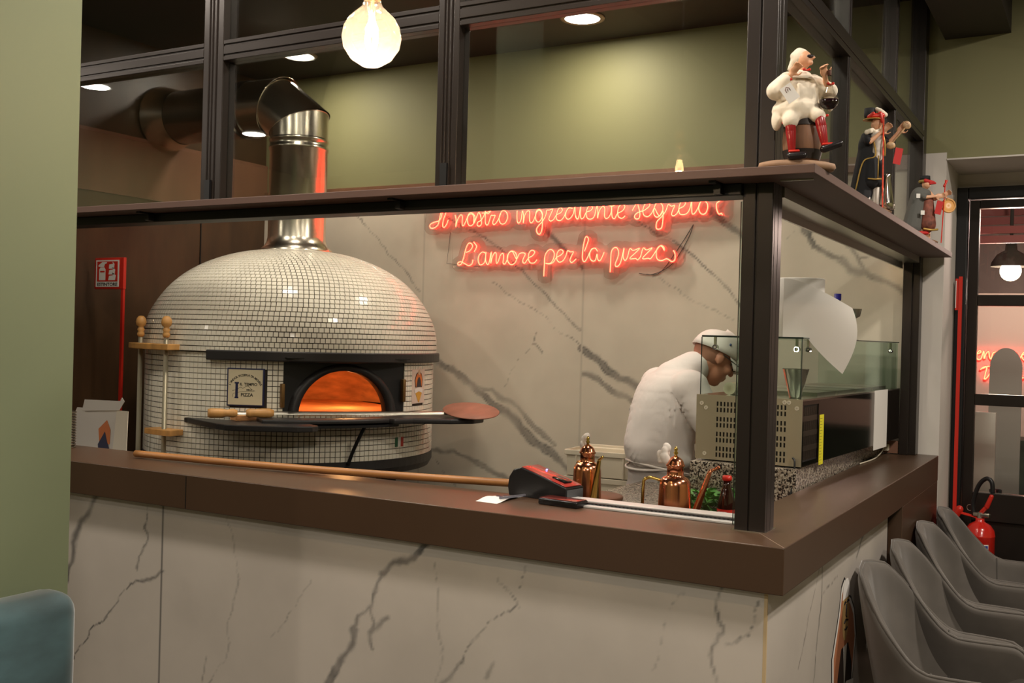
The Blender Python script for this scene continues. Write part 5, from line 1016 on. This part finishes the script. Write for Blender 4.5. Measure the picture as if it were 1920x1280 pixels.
MB().box((.012, 2.93, 1.79), (.027, 2.934, 1.94)).build('sign_edge', RED, rp)
MB().box((.013, 2.9285, 1.80), (.0165, 2.9305, 1.93)).build('sign_face', PAPER, rp)
MB().box((-.1, 2.596, 0), (-.099, 2.597, .01)) 

# ================= OUTSIDE THE DOOR =================
sbox('wall_outside', (-3, 6.52, 0), (3.4, 6.6, 2.05), mat('outside_wall', (190, 165, 155), .7))
sbox('wall_outside_upper', (-3, 6.6, 2.05), (3.4, 6.7, 3.6), mat('outside_dark', (84, 66, 62), .7))
for k in range(6):
    MB().box((-3, 5.2+.2*k, 2.42+.085*k-.1), (3, 5.24+.2*k, 2.47+.085*k-.1)).build('pergola_slat', mat('slat_pink', (150, 84, 80), .6), label='pinkish horizontal slat of the canopy seen through the top door pane', cat='slat', group='canopy slats outside the door')
t = empty('dome_lamp', (.05, 5.6, 2.15), 0, 'dark dome lamp with a bright bulb seen through the top pane of the door', 'lamp')
MB().lathe([(.13, 0), (.125, .03), (.09, .085), (.04, .115), (.035, .16), (.012, .17), (.012, .6)], (0,0,.04), n=32).build('dome_shade', mat('lamp_shade', (70, 64, 58), .4), t, local=True)
MB().ell((0, 0, .01), (.07, .07, .07)).build('bulb', mat('bulb_glow', (255, 240, 220), .4, emit=(1, .88, .72), es=6), t, local=True)
lamp('outside_lamp_or_fill', 'POINT', (.05, 5.6, 2.02), 45, (1, .8, .65), .07)
lamp('outside_lamp_or_fill', 'POINT', (.5, 3.9, 2.3), 34, (1, .72, .62), .1)  # no fitting here: fill added to light the grey panel from the front
t3 = neon('neon_sign', D['neonC'], 6.5, 'orange red neon script with the word Pizza seen through the glazed door', r=.009)
def g_(x, y): # point on the plane y at pane-lateral x
    return x
gp = empty('standing_panel', (.0, 5.0, 0), 0, 'tall pale grey round topped panel standing outside the door', 'panel')
mb = MB(); o_ = [(-.09, 0), (.09, 0), (.09, 1.5)]+[(.09*math.cos(t), 1.5+.12*math.sin(t)) for t in np.linspace(0, math.pi, 12)][1:-1]+[(-.09, 1.5)]
mb.prism(o_, .03, M=frame_mat((.115, 4.6, 0), (1, 0, 0), (0, 0, 1))); mb.build('panel_board', mat('panel_grey', (150, 148, 140), .5), gp)
MB().rbox((-.03, 4.2, 0), (.10, 4.24, 1.24), .004).build('post_box', mat('post_grey', (165, 160, 150), .4, .2), label='low light grey square post outside the lowest door pane', cat='post')
tb2 = empty('table', (.1, 3.9, 0), 0, 'pale table top outside seen through the lowest door pane', 'table')
MB().rbox((-.5, 3.4, .76), (.9, 4.1, .79), .004).build('table_top', mat('table_pale', (196, 150, 140), .4), tb2); MB().cyl((.1, 3.75, 0), (.1, 3.75, .76), .03).build('leg', BLACK, tb2)
t = empty('number_card', (.085, 3.52, .79), R_(-10), 'small yellow table card standing on the table outside', 'card')
MB().prism([(-.02, 0), (.02, 0), (0, .05)], .06, M=frame_mat((-.03, 0, 0), (0, 1, 0), (0, 0, 1))).build('card', mat('yellow_card', (214, 160, 50), .6), t, local=True)
t = empty('tumbler', (.165, 3.5, .79), 0, 'clear tumbler on the pale table outside the door', 'glass')
MB().lathe([(.0005, 0), (.025, 0), (.032, .09), (.029, .09), (.023, .005), (.0005, .005)], (0,0,0), n=20).build('tumbler_body', glass_mat('tumbler', (.85, .85, .85), 1.3), t, local=True)
MB().prism([(0, 0), (.16, 0), (.16, .1), (0, .1)], .004, M=Matrix.Translation((.0, 3.42, .7905))).build('napkin', mat('pink_napkin', (214, 110, 100), .8), label='pink napkin at the edge of the table outside', cat='napkin')
sbox('ground_outside', (-3, 3.2, -.02), (3.4, 6.6, 0.001), FLOOR)
MB().box((-2.5, 6.0, .0), (2.5, 6.4, .95)).build('hedge_planter', mat('hedge_dark', (42, 52, 44), .8, noise=(6, .6, 5, (1, 1, 1))), label='dark green low planting along the wall outside', cat='hedge')
t = empty('outdoor_chair', (-.25, 5.2, 0), 0, 'red chair back seen through the lowest pane of the door', 'chair')
MB().rbox((-.1, 0, .75), (.22, .05, 1.05), .02).build('backrest', mat('red_seat', (170, 40, 44), .5), t, local=True); MB().rbox((-.1, -.4, .45), (.22, 0, .5), .02).build('seat', mat('red_seat', (170, 40, 44), .5), t, local=True)
for x, y in ((-.09, -.38), (.2, -.38), (-.09, .02), (.2, .02)): MB().cyl((x, y, 0), (x, y, .76), .012).build('leg', BLACK, t, local=True)

# ================= TEAL BENCH =================
sf = empty('teal_bench', (-1.15, -1.6, 0), 0, 'teal velvet bench back against the green wall at the lower left', 'bench')
mb = MB(); mb.rbox((-1.379, -2.9, .42), (-1.26, -.955, 1.03), .045, seg=5); bk = mb.build('backrest', TEAL, sf)
MB().rbox((-1.37, -2.9, .12), (-.85, -.96, .44), .05, seg=4).build('seat', TEAL, sf)
MB().box((-1.35, -2.85, 0), (-.9, -1.0, .12)).build('plinth', BLACK, sf)
MB().tube([(-1.262, -1.42, .98), (-1.258, -1.36, .80), (-1.258, -1.30, .6)], .003, 6).build('piping', BLACK, bk)

# ================= PENDANT BULB =================
GLOBE = glass_mat('amber_glass', (1, .90, .78), 1.1)
_nt = GLOBE.node_tree; _o = [n for n in _nt.nodes if n.type == 'OUTPUT_MATERIAL'][0]; _m = _o.inputs[0].links[0].from_node
_t = _nt.nodes.new('ShaderNodeBsdfTranslucent'); _t.inputs[0].default_value = (1, .88, .78, 1); _x = _nt.nodes.new('ShaderNodeMixShader'); _x.inputs[0].default_value = .035
_nt.links.new(_m.outputs[0], _x.inputs[1]); _nt.links.new(_t.outputs[0], _x.inputs[2]); _nt.links.new(_x.outputs[0], _o.inputs[0])
pd = empty('pendant_bulb', (-.705, -.716, 2.222), 0, 'round clear filament bulb glowing on its cable at the top of the picture', 'lamp')
MB().lathe([(.0005, -.0625), (.02, -.0595), (.043, -.045), (.0585, -.022), (.0625, 0), (.0585, .022), (.048, .040), (.033, .054), (.022, .064), (.0175, .076), (.0165, .086)], (0,0,0), n=40).build('globe', GLOBE, pd, local=True)
MB().lathe([(.0005, .135), (.021, .135), (.021, .085), (.0175, .08), (.0005, .08)][::-1], (0,0,0), n=24).build('socket', mat('socket_brass', (150, 110, 70), .35, .8), pd, local=True)
mb = MB()
for k in range(6):
    a = 2*math.pi*k/6; mb.tube(spline([(.006*math.cos(a), .006*math.sin(a), .035), (.013*math.cos(a+.4), .013*math.sin(a+.4), .0), (.007*math.cos(a+.8), .007*math.sin(a+.8), -.032)], 5), .0017, 6)
mb.build('filament', mat('filament', (255, 220, 170), .4, emit=(1, .70, .36), es=60), pd, local=True)
MB().cyl((0,0,.03), (0,0,.08), .006, .012, n=12).build('stem', glass_mat('stem_glass', (.95, .9, .85), 1), pd, local=True)
MB().cyl((0,0,.135), (0,0,.978), .003, n=8).build('cable', BLACK, pd, local=True)
lamp('pendant_lamp', 'POINT', (-.705, -.716, 2.2), 12, (1, .76, .50), .02)

# ================= FIGURINES ON THE SHELF =================
RZ = math.atan2(.495, .869); SHZ = 2.0362
fg = empty('figurine', (-.035, .155, SHZ), RZ, 'figurine in cream clothes and red stockings sitting on a barrel holding a flask of wine', 'figurine', 'costumed figurines on the corner shelf')
REDS = mat('red_stocking', (150, 30, 32), .25); FL = mat('figure_skin', (222, 168, 132), .45)
mb = MB(); mb.lathe([(.0005, .001), (.082, .001), (.088, .008), (.086, .016), (.07, .02), (.0005, .021)], (0,0,0), n=40, sy=.55); mb.build('base', mat('base_tan', (150, 118, 92), .7, noise=(30, .25, 4, (1, 1, 1))), fg, local=True)
bar = MB(); bar.lathe([(.0005, .02), (.036, .02), (.043, .05), (.0445, .07), (.043, .09), (.037, .118), (.0005, .119)], (.012, .004, 0), n=30); brr = bar.build('barrel', mat('barrel_wood', (120, 84, 58), .6, noise=(24, .35, 4, (3, 3, .3))), fg, local=True)
for z0, z1, r0_, r1_ in ((.024, .046, .0385, .0432), (.1, .116, .0420, .0385)): MB().lathe([(r0_+.0008, z0), (r1_+.0012, z1)], (.012, .004, 0), n=30).build('hoop', mat('hoop_dark', (48, 40, 36), .5, .4), brr, local=True)
b = MB()   # body, one continuous mesh
b.ell((0, 0, .17), (.034, .026, .042)); b.cap((0, 0, .205), (.006, -.004, .235), .011, .010); b.ell((.008, -.008, .252), (.017, .018, .020)); b.cap((.02, -.022, .250), (.025, -.028, .252), .003, .003, 6); b.ell((.018, -.020, .242), (.007, .007, .006))
for pts in (((-.028, 0, .205), (-.052, -.012, .180), (-.028, -.03, .212)), ((.032, 0, .205), (.062, -.012, .178), (.048, -.034, .208))):
    b.cap(pts[0], pts[1], .010, .008, 8); b.cap(pts[1], pts[2], .008, .006, 8); hand(b, pts[2], V3(pts[2])-V3(pts[1]), (0, 1, 0), 1, .24, .9, .0095)
for pts in (((-.012, -.012, .125), (-.028, -.042, .108), (-.022, -.040, .035)), ((.02, -.012, .125), (.035, -.044, .115), (.047, -.048, .052))): b.cap(pts[0], pts[1], .014, .012); b.cap(pts[1], pts[2], .0095, .0065)
blob('body', b, FL, fg, .0021, 2)
b = MB(); b.ell((-.002, 0, .168), (.046, .034, .045)); b.ell((-.004, -.004, .135), (.058, .042, .034)); b.cap((-.03, -.008, .205), (-.056, -.014, .178), .019, .022); b.cap((-.056, -.014, .178), (-.038, -.028, .2), .02, .012); b.cap((.03, -.004, .205), (.066, -.010, .182), .016, .019); b.cap((.066, -.01, .182), (.068, -.014, .14), .012, .006); b.ell((-.05, -.006, .115), (.012, .02, .026))
b.cap((-.02, -.02, .125), (-.028, -.040, .105), .02, .018); b.cap((.02, -.02, .13), (.034, -.040, .118), .018, .0165)
for k in range(7): a = k*.9; b.cap((.04*math.cos(a), .03*math.sin(a), .19), (.056*math.cos(a), .04*math.sin(a), .118), .005, .007, 6)
blob('tunic', b, CREAM, fg, .0026, 3)
b = MB(); b.lathe([(.012, .228), (.024, .222), (.036, .206), (.033, .205), (.02, .218), (.01, .222)], (0, -.002, 0), n=24, sy=.8); b.build('collar', CREAM, fg, local=True)
b = MB(); b.ell((.002, 0, .258), (.020, .020, .021)); b.cap((-.002, .0, .268), (-.012, .002, .262), .013, .010); b.cap((-.008, .002, .262), (-.022, .004, .232), .010, .005); blob('soft_cap', b, CREAM, fg, .0022, 2)
b = MB(); b.ell((.017, -.016, .2555), (.0125, .0125, .0055)); b.build('dark_eye_band', mat('band_grey', (44, 40, 44), .3), fg, local=True)
for sg, (x0, y0, z0), (x1, y1, z1) in ((0, (-.029, -.043, .102), (-.023, -.041, .034)), (1, (.036, -.045, .112), (.048, -.049, .05))):
    MB().cap((x0, y0, z0), (x0*.7+x1*.3, y0*.7+y1*.3, z0*.7+z1*.3), .0115, .0118).cap((x0*.7+x1*.3, y0*.7+y1*.3, z0*.7+z1*.3), (x1, y1, z1), .0118, .0075).build('stocking', REDS, fg, local=True)
for x, y, z, dx, dz in ((-.022, -.043, .027, .022, .0), (.05, -.052, .043, .026, .010)):
    b = MB(); b.cap((x-.004, y, z), (x+dx, y-.012, z+dz), .0095, .008); sh2 = b.build('shoe', mat('shoe_black', (34, 30, 32), .25), fg, local=True)
    MB().cap((x-.008, y-.006, z+.009), (x+.010, y-.010, z+.010), .003, .003, 6).build('shoe_bow', RED, sh2, local=True)
b = MB(); b.ell((.055, -.045, .150), (.0215, .0215, .019)); b.lathe([(.018, .158), (.0095, .178), (.004, .196), (.0045, .212)], (.055, -.045, 0), n=16); fk = b.build('flask', glass_mat('flask_glass', (.95, .93, .9), .35), fg, local=True)
b = MB(); b.lathe([(.0005, .1325), (.012, .1345), (.0195, .143), (.0208, .153), (.0005, .1535)], (.055, -.045, 0), n=20); b.build('wine', mat('wine_dark', (30, 12, 18), .08), fk, local=True)
MB().cyl((.055, -.045, .208), (.055, -.045, .22), .0045, n=8).build('cork', mat('cork', (90, 56, 44), .7), fk, local=True)
for x, y, z in ((.008, -.030, .222), (-.036, -.034, .10), (.048, -.040, .118), (.062, -.03, .192), (-.034, -.034, .198)):
    MB().cap((x-.006, y, z+.002), (x, y, z), .0035, .0015, 6).cap((x, y, z), (x+.006, y, z+.002), .0015, .0035, 6).build('red_bow', RED, fg, local=True)
TM = Matrix.Translation((-.034, -.050, .165)) @ Matrix.Rotation(R_(90), 4, 'X') @ Matrix.Rotation(R_(36), 4, 'Z')
tg = MB().box((-.0145, -.0195, 0), (.0145, .0195, .0006), M=TM).build('price_tag', PAPER, fg, local=True)
MB().tube([TM @ V3(p) for p in ((-.005, .004, .001), (-.005, .011, .001), (.0, .0155, .001), (.005, .011, .001), (.005, .004, .001))], .0007, 4).tube([TM @ V3(p) for p in ((-.001, .005, .001), (.001, .011, .001))], .0007, 4).build('tag_print', mat('tag_ink', (120, 60, 56), .6), tg, local=True)
# second figurine : singer in a black coat
f2 = empty('figurine', (-.03, 1.06, SHZ), RZ, 'standing figurine in a black gold edged coat and plumed top hat holding a mandolin', 'figurine', 'costumed figurines on the corner shelf')
GOLD = mat('gold_braid', (196, 160, 82), .4, .4); BLKC = mat('black_cloth', (24, 24, 28), .8)
MB().lathe([(.0005, 0), (.055, 0), (.058, .006), (.05, .012), (.0005, .012)], (.005, 0, 0), n=30, sy=.7).build('base', mat('base_brown', (130, 96, 70), .7), f2, local=True)
b = MB(); b.ell((0, 0, .2), (.026, .02, .04)); b.cap((0, 0, .225), (.008, -.004, .248), .009, .009); b.ell((.01, -.006, .262), (.016, .017, .019)); b.cap((.02, -.020, .262), (.024, -.026, .258), .003, .003, 6)
for pts in (((-.022, -.004, .225), (-.018, -.032, .205), (.012, -.036, .232)), ((.026, 0, .225), (.045, -.016, .205), (.068, -.022, .236))): b.cap(pts[0], pts[1], .009, .008, 8); b.cap(pts[1], pts[2], .008, .0055, 8); hand(b, pts[2], V3(pts[2])-V3(pts[1]), (0, 1, 0), 1, .26, .8, .009)
for x in (-.012, .014): b.cap((x, 0, .16), (x, -.004, .02), .013, .008)
blob('body', b, FL, f2, .0023, 2)
b = MB(); b.ell((-.006, .004, .195), (.034, .026, .048)); b.cap((-.008, .006, .19), (-.026, .014, .05), .030, .034); b.cap((-.02, .0, .225), (-.02, -.028, .207), .014, .012); b.cap((.024, .002, .225), (.042, -.012, .207), .013, .011); blob('coat', b, BLKC, f2, .003, 3)
b = MB(); b.cap((.010, -.014, .222), (.010, -.012, .165), .020, .018, 10); blob('waistcoat', b, mat('white_brocade', (205, 196, 188), .7, noise=(60, .3, 2, (1, 1, 1))), f2, .003, 2)
b = MB(); b.cap((-.002, -.002, .16), (-.004, -.004, .095), .028, .027); b.cap((.012, 0, .155), (.014, -.004, .095), .022, .022); blob('breeches', b, BLKC, f2, .003, 3)
for x in (-.012, .014): MB().cap((x, -.004, .085), (x, -.006, .02), .0105, .0085).build('white_stocking', WHITEC, f2, local=True)
for x in (-.012, .014): MB().cap((x, -.006, .016), (x+.012, -.018, .016), .009, .008).build('shoe', mat('shoe_black', (34, 30, 32), .25), f2, local=True)
MB().tube(spline([(-.05, .0, .03), (-.044, -.012, .09), (-.03, -.02, .15), (.0, -.03, .165), (-.006, -.03, .21)], 6), .0022, 6).tube(spline([(.028, -.030, .165), (.026, -.034, .20), (.02, -.030, .235)], 6), .0022, 6).tube([(.008, -.036, .165), (.008, -.034, .10)], .0018, 6).tube([(-.02, -.03, .098), (.0, -.034, .096), (.02, -.03, .098)], .0024, 6).build('gold_braid', GOLD, f2, local=True)
b = MB(); b.lathe([(.0005, .31), (.016, .31), (.017, .288), (.015, .28), (.0005, .28)][::-1], (-.008, .002, 0), n=20); ht = b.build('top_hat', BLKC, f2, local=True)
MB().lathe([(.016, .280), (.028, .277), (.029, .275), (.016, .276)], (0, -.002, 0), n=24).build('hat_brim', GOLD, ht, local=True)
MB().cap((-.006, -.018, .284), (.02, -.018, .286), .007, .009, 8).cap((.014, -.022, .29), (.02, -.024, .266), .007, .004, 8).cap((-.016, -.014, .282), (-.006, -.02, .29), .006, .006, 8).build('hat_ribbon', RED, ht, local=True)
MB().cap((.02, -.012, .296), (.032, -.010, .29), .010, .008, 8).cap((.008, -.01, .306), (.018, -.012, .302), .006, .006, 8).build('hat_plume', CREAM, ht, local=True)
b = MB()
for k in range(6): b.ell((-.022+.008*k, -.016-.003*(k % 2), .236+.003*(k % 3)), (.007, .007, .008))
blob('lace_ruff', b, CREAM, f2, .0025, 1)
b = MB(); b.cyl((.02, -.045, .012), (.018, -.040, .275), .0024, n=8); b.build('red_staff', mat('staff_red', (190, 60, 36), .5, noise=(70, .5, 1, (.2, .2, 1))), f2, local=True)
b = MB(); b.cap((.045, -.03, .20), (.085, -.035, .25), .003, .003, 6); b.ell((.088, -.036, .256), (.013, .003, .012), Matrix.Rotation(.7, 3, 'Y')); b.ell((.044, -.032, .196), (.014, .006, .011)); b.build('mandolin', mat('mandolin_tan', (176, 140, 100), .5, noise=(90, .4, 2, (1, 1, 1))), f2, local=True)
MB().box((.052, -.042, .148), (.074, -.041, .196), M=Matrix.Rotation(R_(10), 4, 'Y') @ Matrix.Translation((-.03, 0, 0))).build('red_tag', REDF, f2, local=True)
MB().lathe([(.0005, .012), (.022, .012), (.02, .03), (.009, .105), (.0105, .112), (.007, .118), (.0005, .118)], (.045, -.01, 0), n=24).build('metal_jug', CHROME, f2, local=True)
# third figurine : grey cloaked piper
f3 = empty('figurine', (-.03, 2.12, SHZ), RZ, 'hunched figurine in a grey cloak with red hem and tambourine at the far shelf end', 'figurine', 'costumed figurines on the corner shelf')
GREYC = mat('grey_cloth', (92, 92, 88), .8); BIG = 1.18
MB().lathe([(.0005, 0), (.06, 0), (.064, .006), (.05, .012), (.0005, .012)], (.0, 0, 0), n=30, sy=.7).build('base', mat('base_brown', (130, 96, 70), .7), f3, local=True)
b = MB(); b.ell((0, 0, .15), (.026, .02, .045)); b.ell((.012, -.008, .222), (.016, .017, .019)); b.cap((0, 0, .18), (.010, -.004, .21), .010, .009)
for pts in (((-.024, -.004, .19), (-.006, -.034, .168), (.034, -.038, .172)), ((.026, 0, .19), (.04, -.02, .165), (.062, -.03, .176))): b.cap(pts[0], pts[1], .010, .008, 8); b.cap(pts[1], pts[2], .008, .006, 8); hand(b, pts[2], V3(pts[2])-V3(pts[1]), (0, 1, 0), 1, .26, .8, .009)
for x in (-.002, .024): b.cap((x, 0, .11), (x, -.006, .02), .013, .009)
blob('body', b, FL, f3, .0024, 2)
b = MB(); b.cap((-.008, .004, .18), (-.03, .01, .06), .032, .038); b.ell((.0, 0, .185), (.034, .028, .022)); b.cap((-.02, -.004, .188), (-.004, -.03, .17), .016, .013); b.cap((-.03, .01, .06), (-.045, .0, .05), .03, .022); blob('cloak', b, GREYC, f3, .003, 3)
MB().tube(spline([(-.085, -.004, .055), (-.06, -.034, .04), (-.02, -.042, .034), (.012, -.034, .036)], 6), .007, 8).build('red_hem', REDF, f3, local=True)
b = MB(); b.cap((.016, -.012, .16), (.02, -.012, .07), .022, .030); blob('gown', b, mat('patterned_cloth', (120, 66, 52), .7, noise=(50, .6, 3, (1, 1, 1))), f3, .003, 3)
MB().tube(spline([(-.008, -.042, .05), (.02, -.046, .046), (.05, -.03, .05)], 6), .004, 8).build('gold_braid', GOLD, f3, local=True)
b = MB(); b.lathe([(.0005, .252), (.019, .252), (.02, .236), (.0005, .234)][::-1], (.008, -.002, 0), n=20); ht = b.build('hat', BLKC, f3, local=True)
MB().lathe([(.021, .236), (.023, .232), (.021, .226), (.018, .226)], (.008, -.003, 0), n=20).build('hat_band', mat('band_gold', (150, 130, 60), .6), ht, local=True)
MB().cap((.004, -.02, .232), (.034, -.02, .226), .008, .006, 8).cap((.02, -.022, .222), (.040, -.02, .224), .005, .004, 8).build('red_scarf', REDF, f3, local=True)
MB().cyl((.062, -.036, .0), (.072, -.036, .235), .002, n=8).cap((.068, -.036, .212), (.078, -.036, .232), .005, .003, 8).build('red_staff', RED, f3, local=True)
MB().box((.026, -.047, .105), (.050, -.046, .155), M=Matrix.Rotation(R_(12), 4, 'Y') @ Matrix.Translation((-.02, 0, .006))).build('red_tag', REDF, f3, local=True)
for x, z in ((-.03, .172), (-.012, .11)): MB().box((x-.007, -.038-.004, z-.008), (x+.007, -.0415, z+.008)).build('white_label', PAPER, f3, local=True)
tbm = MB(); tbm.tube([(.088+.024*math.cos(t), -.03, .14+.024*math.sin(t)) for t in np.linspace(0, 6.283, 28)[:-1]], .004, 8, closed=True); tbm.cyl((.088, -.031, .14), (.088, -.029, .14), .022, n=24); tbm.build('tambourine', WOOD, f3, local=True)

for o_ in (fg, f2, f3): o_.scale = (1.1, 1.1, 1.1)
# ================= LOGO TRANSFER ON THE SIDE OF THE COUNTER =================
lg = empty('counter_logo', (-.0445, .92, .56), 0, 'large shield logo with a portrait, stuck on the marble side of the counter', 'logo')
def lf_(name, pts, x, m_, par=None):
    b = MB(); b.add([(x, y, z) for y, z in pts], [tuple(range(len(pts)))]); return b.build(name, m_, par or lg)
sh_o = [(.74, .66), (.80, .75), (.83, .80), (.85, .86), (.89, .882), (.93, .86), (.945, .82), (1.0, .80), (1.06, .75), (1.10, .66), (1.05, .50), (.98, .36), (.79, .36), (.76, .50)]
s0 = lf_('shield_outline', sh_o, -.0446, INKK); cxm, czm = .92, .62
sc = lambda pts, k, kz=None: [(cxm+(y-cxm)*k, czm+(z-czm)*(kz or k)) for y, z in pts]
lf_('shield_rim', sc(sh_o, .94, .965), -.0443, PAPER); lf_('shield_field', sc(sh_o, .84, .88), -.0440, mat('shield_tan', (190, 124, 88), .5))
lf_('portrait_coat', [(.80, .42), (.83, .58), (.87, .66), (.97, .66), (1.03, .58), (1.05, .42)], -.0437, mat('coat_dark', (46, 34, 30), .6))
lf_('portrait_shirt', [(.90, .66), (.95, .66), (.925, .50)], -.0435, PAPER)
lf_('portrait_face', [(cxm+.048*math.cos(t), .765+.09*math.sin(t)) for t in np.linspace(0, 6.283, 20)[:-1]], -.0434, mat('face_yellow', (196, 160, 104), .6))
lf_('portrait_hat', [(.868, .81), (.876, .85), (.90, .872), (.94, .87), (.965, .845), (.972, .81)], -.0432, PAPER)
b = MB()
for pts in (((.89, .795), (.905, .80), (.915, .797)), ((.93, .797), (.945, .80), (.958, .795)), ((.922, .79), (.918, .755), (.93, .75)), ((.895, .735), (.92, .742), (.95, .735)), ((.905, .715), (.922, .710), (.94, .715))): b.tube([(-.0430, y, z) for y, z in pts], .0028, 5)
b.build('portrait_lines', INKK, lg)
lf_('ribbon', [(.74, .40), (.84, .50), (.95, .54), (1.06, .52), (1.06, .44), (.95, .455), (.85, .42), (.75, .33)], -.0428, PAPER)
text('ribbon_lettering', 'da Michele', .062, frame_mat((-.0424, .915, .468), (0, 1, .22), (0, -.22, 1)), mat('letter_red', (120, 40, 34), .6), lg, .0002, sx=.78)
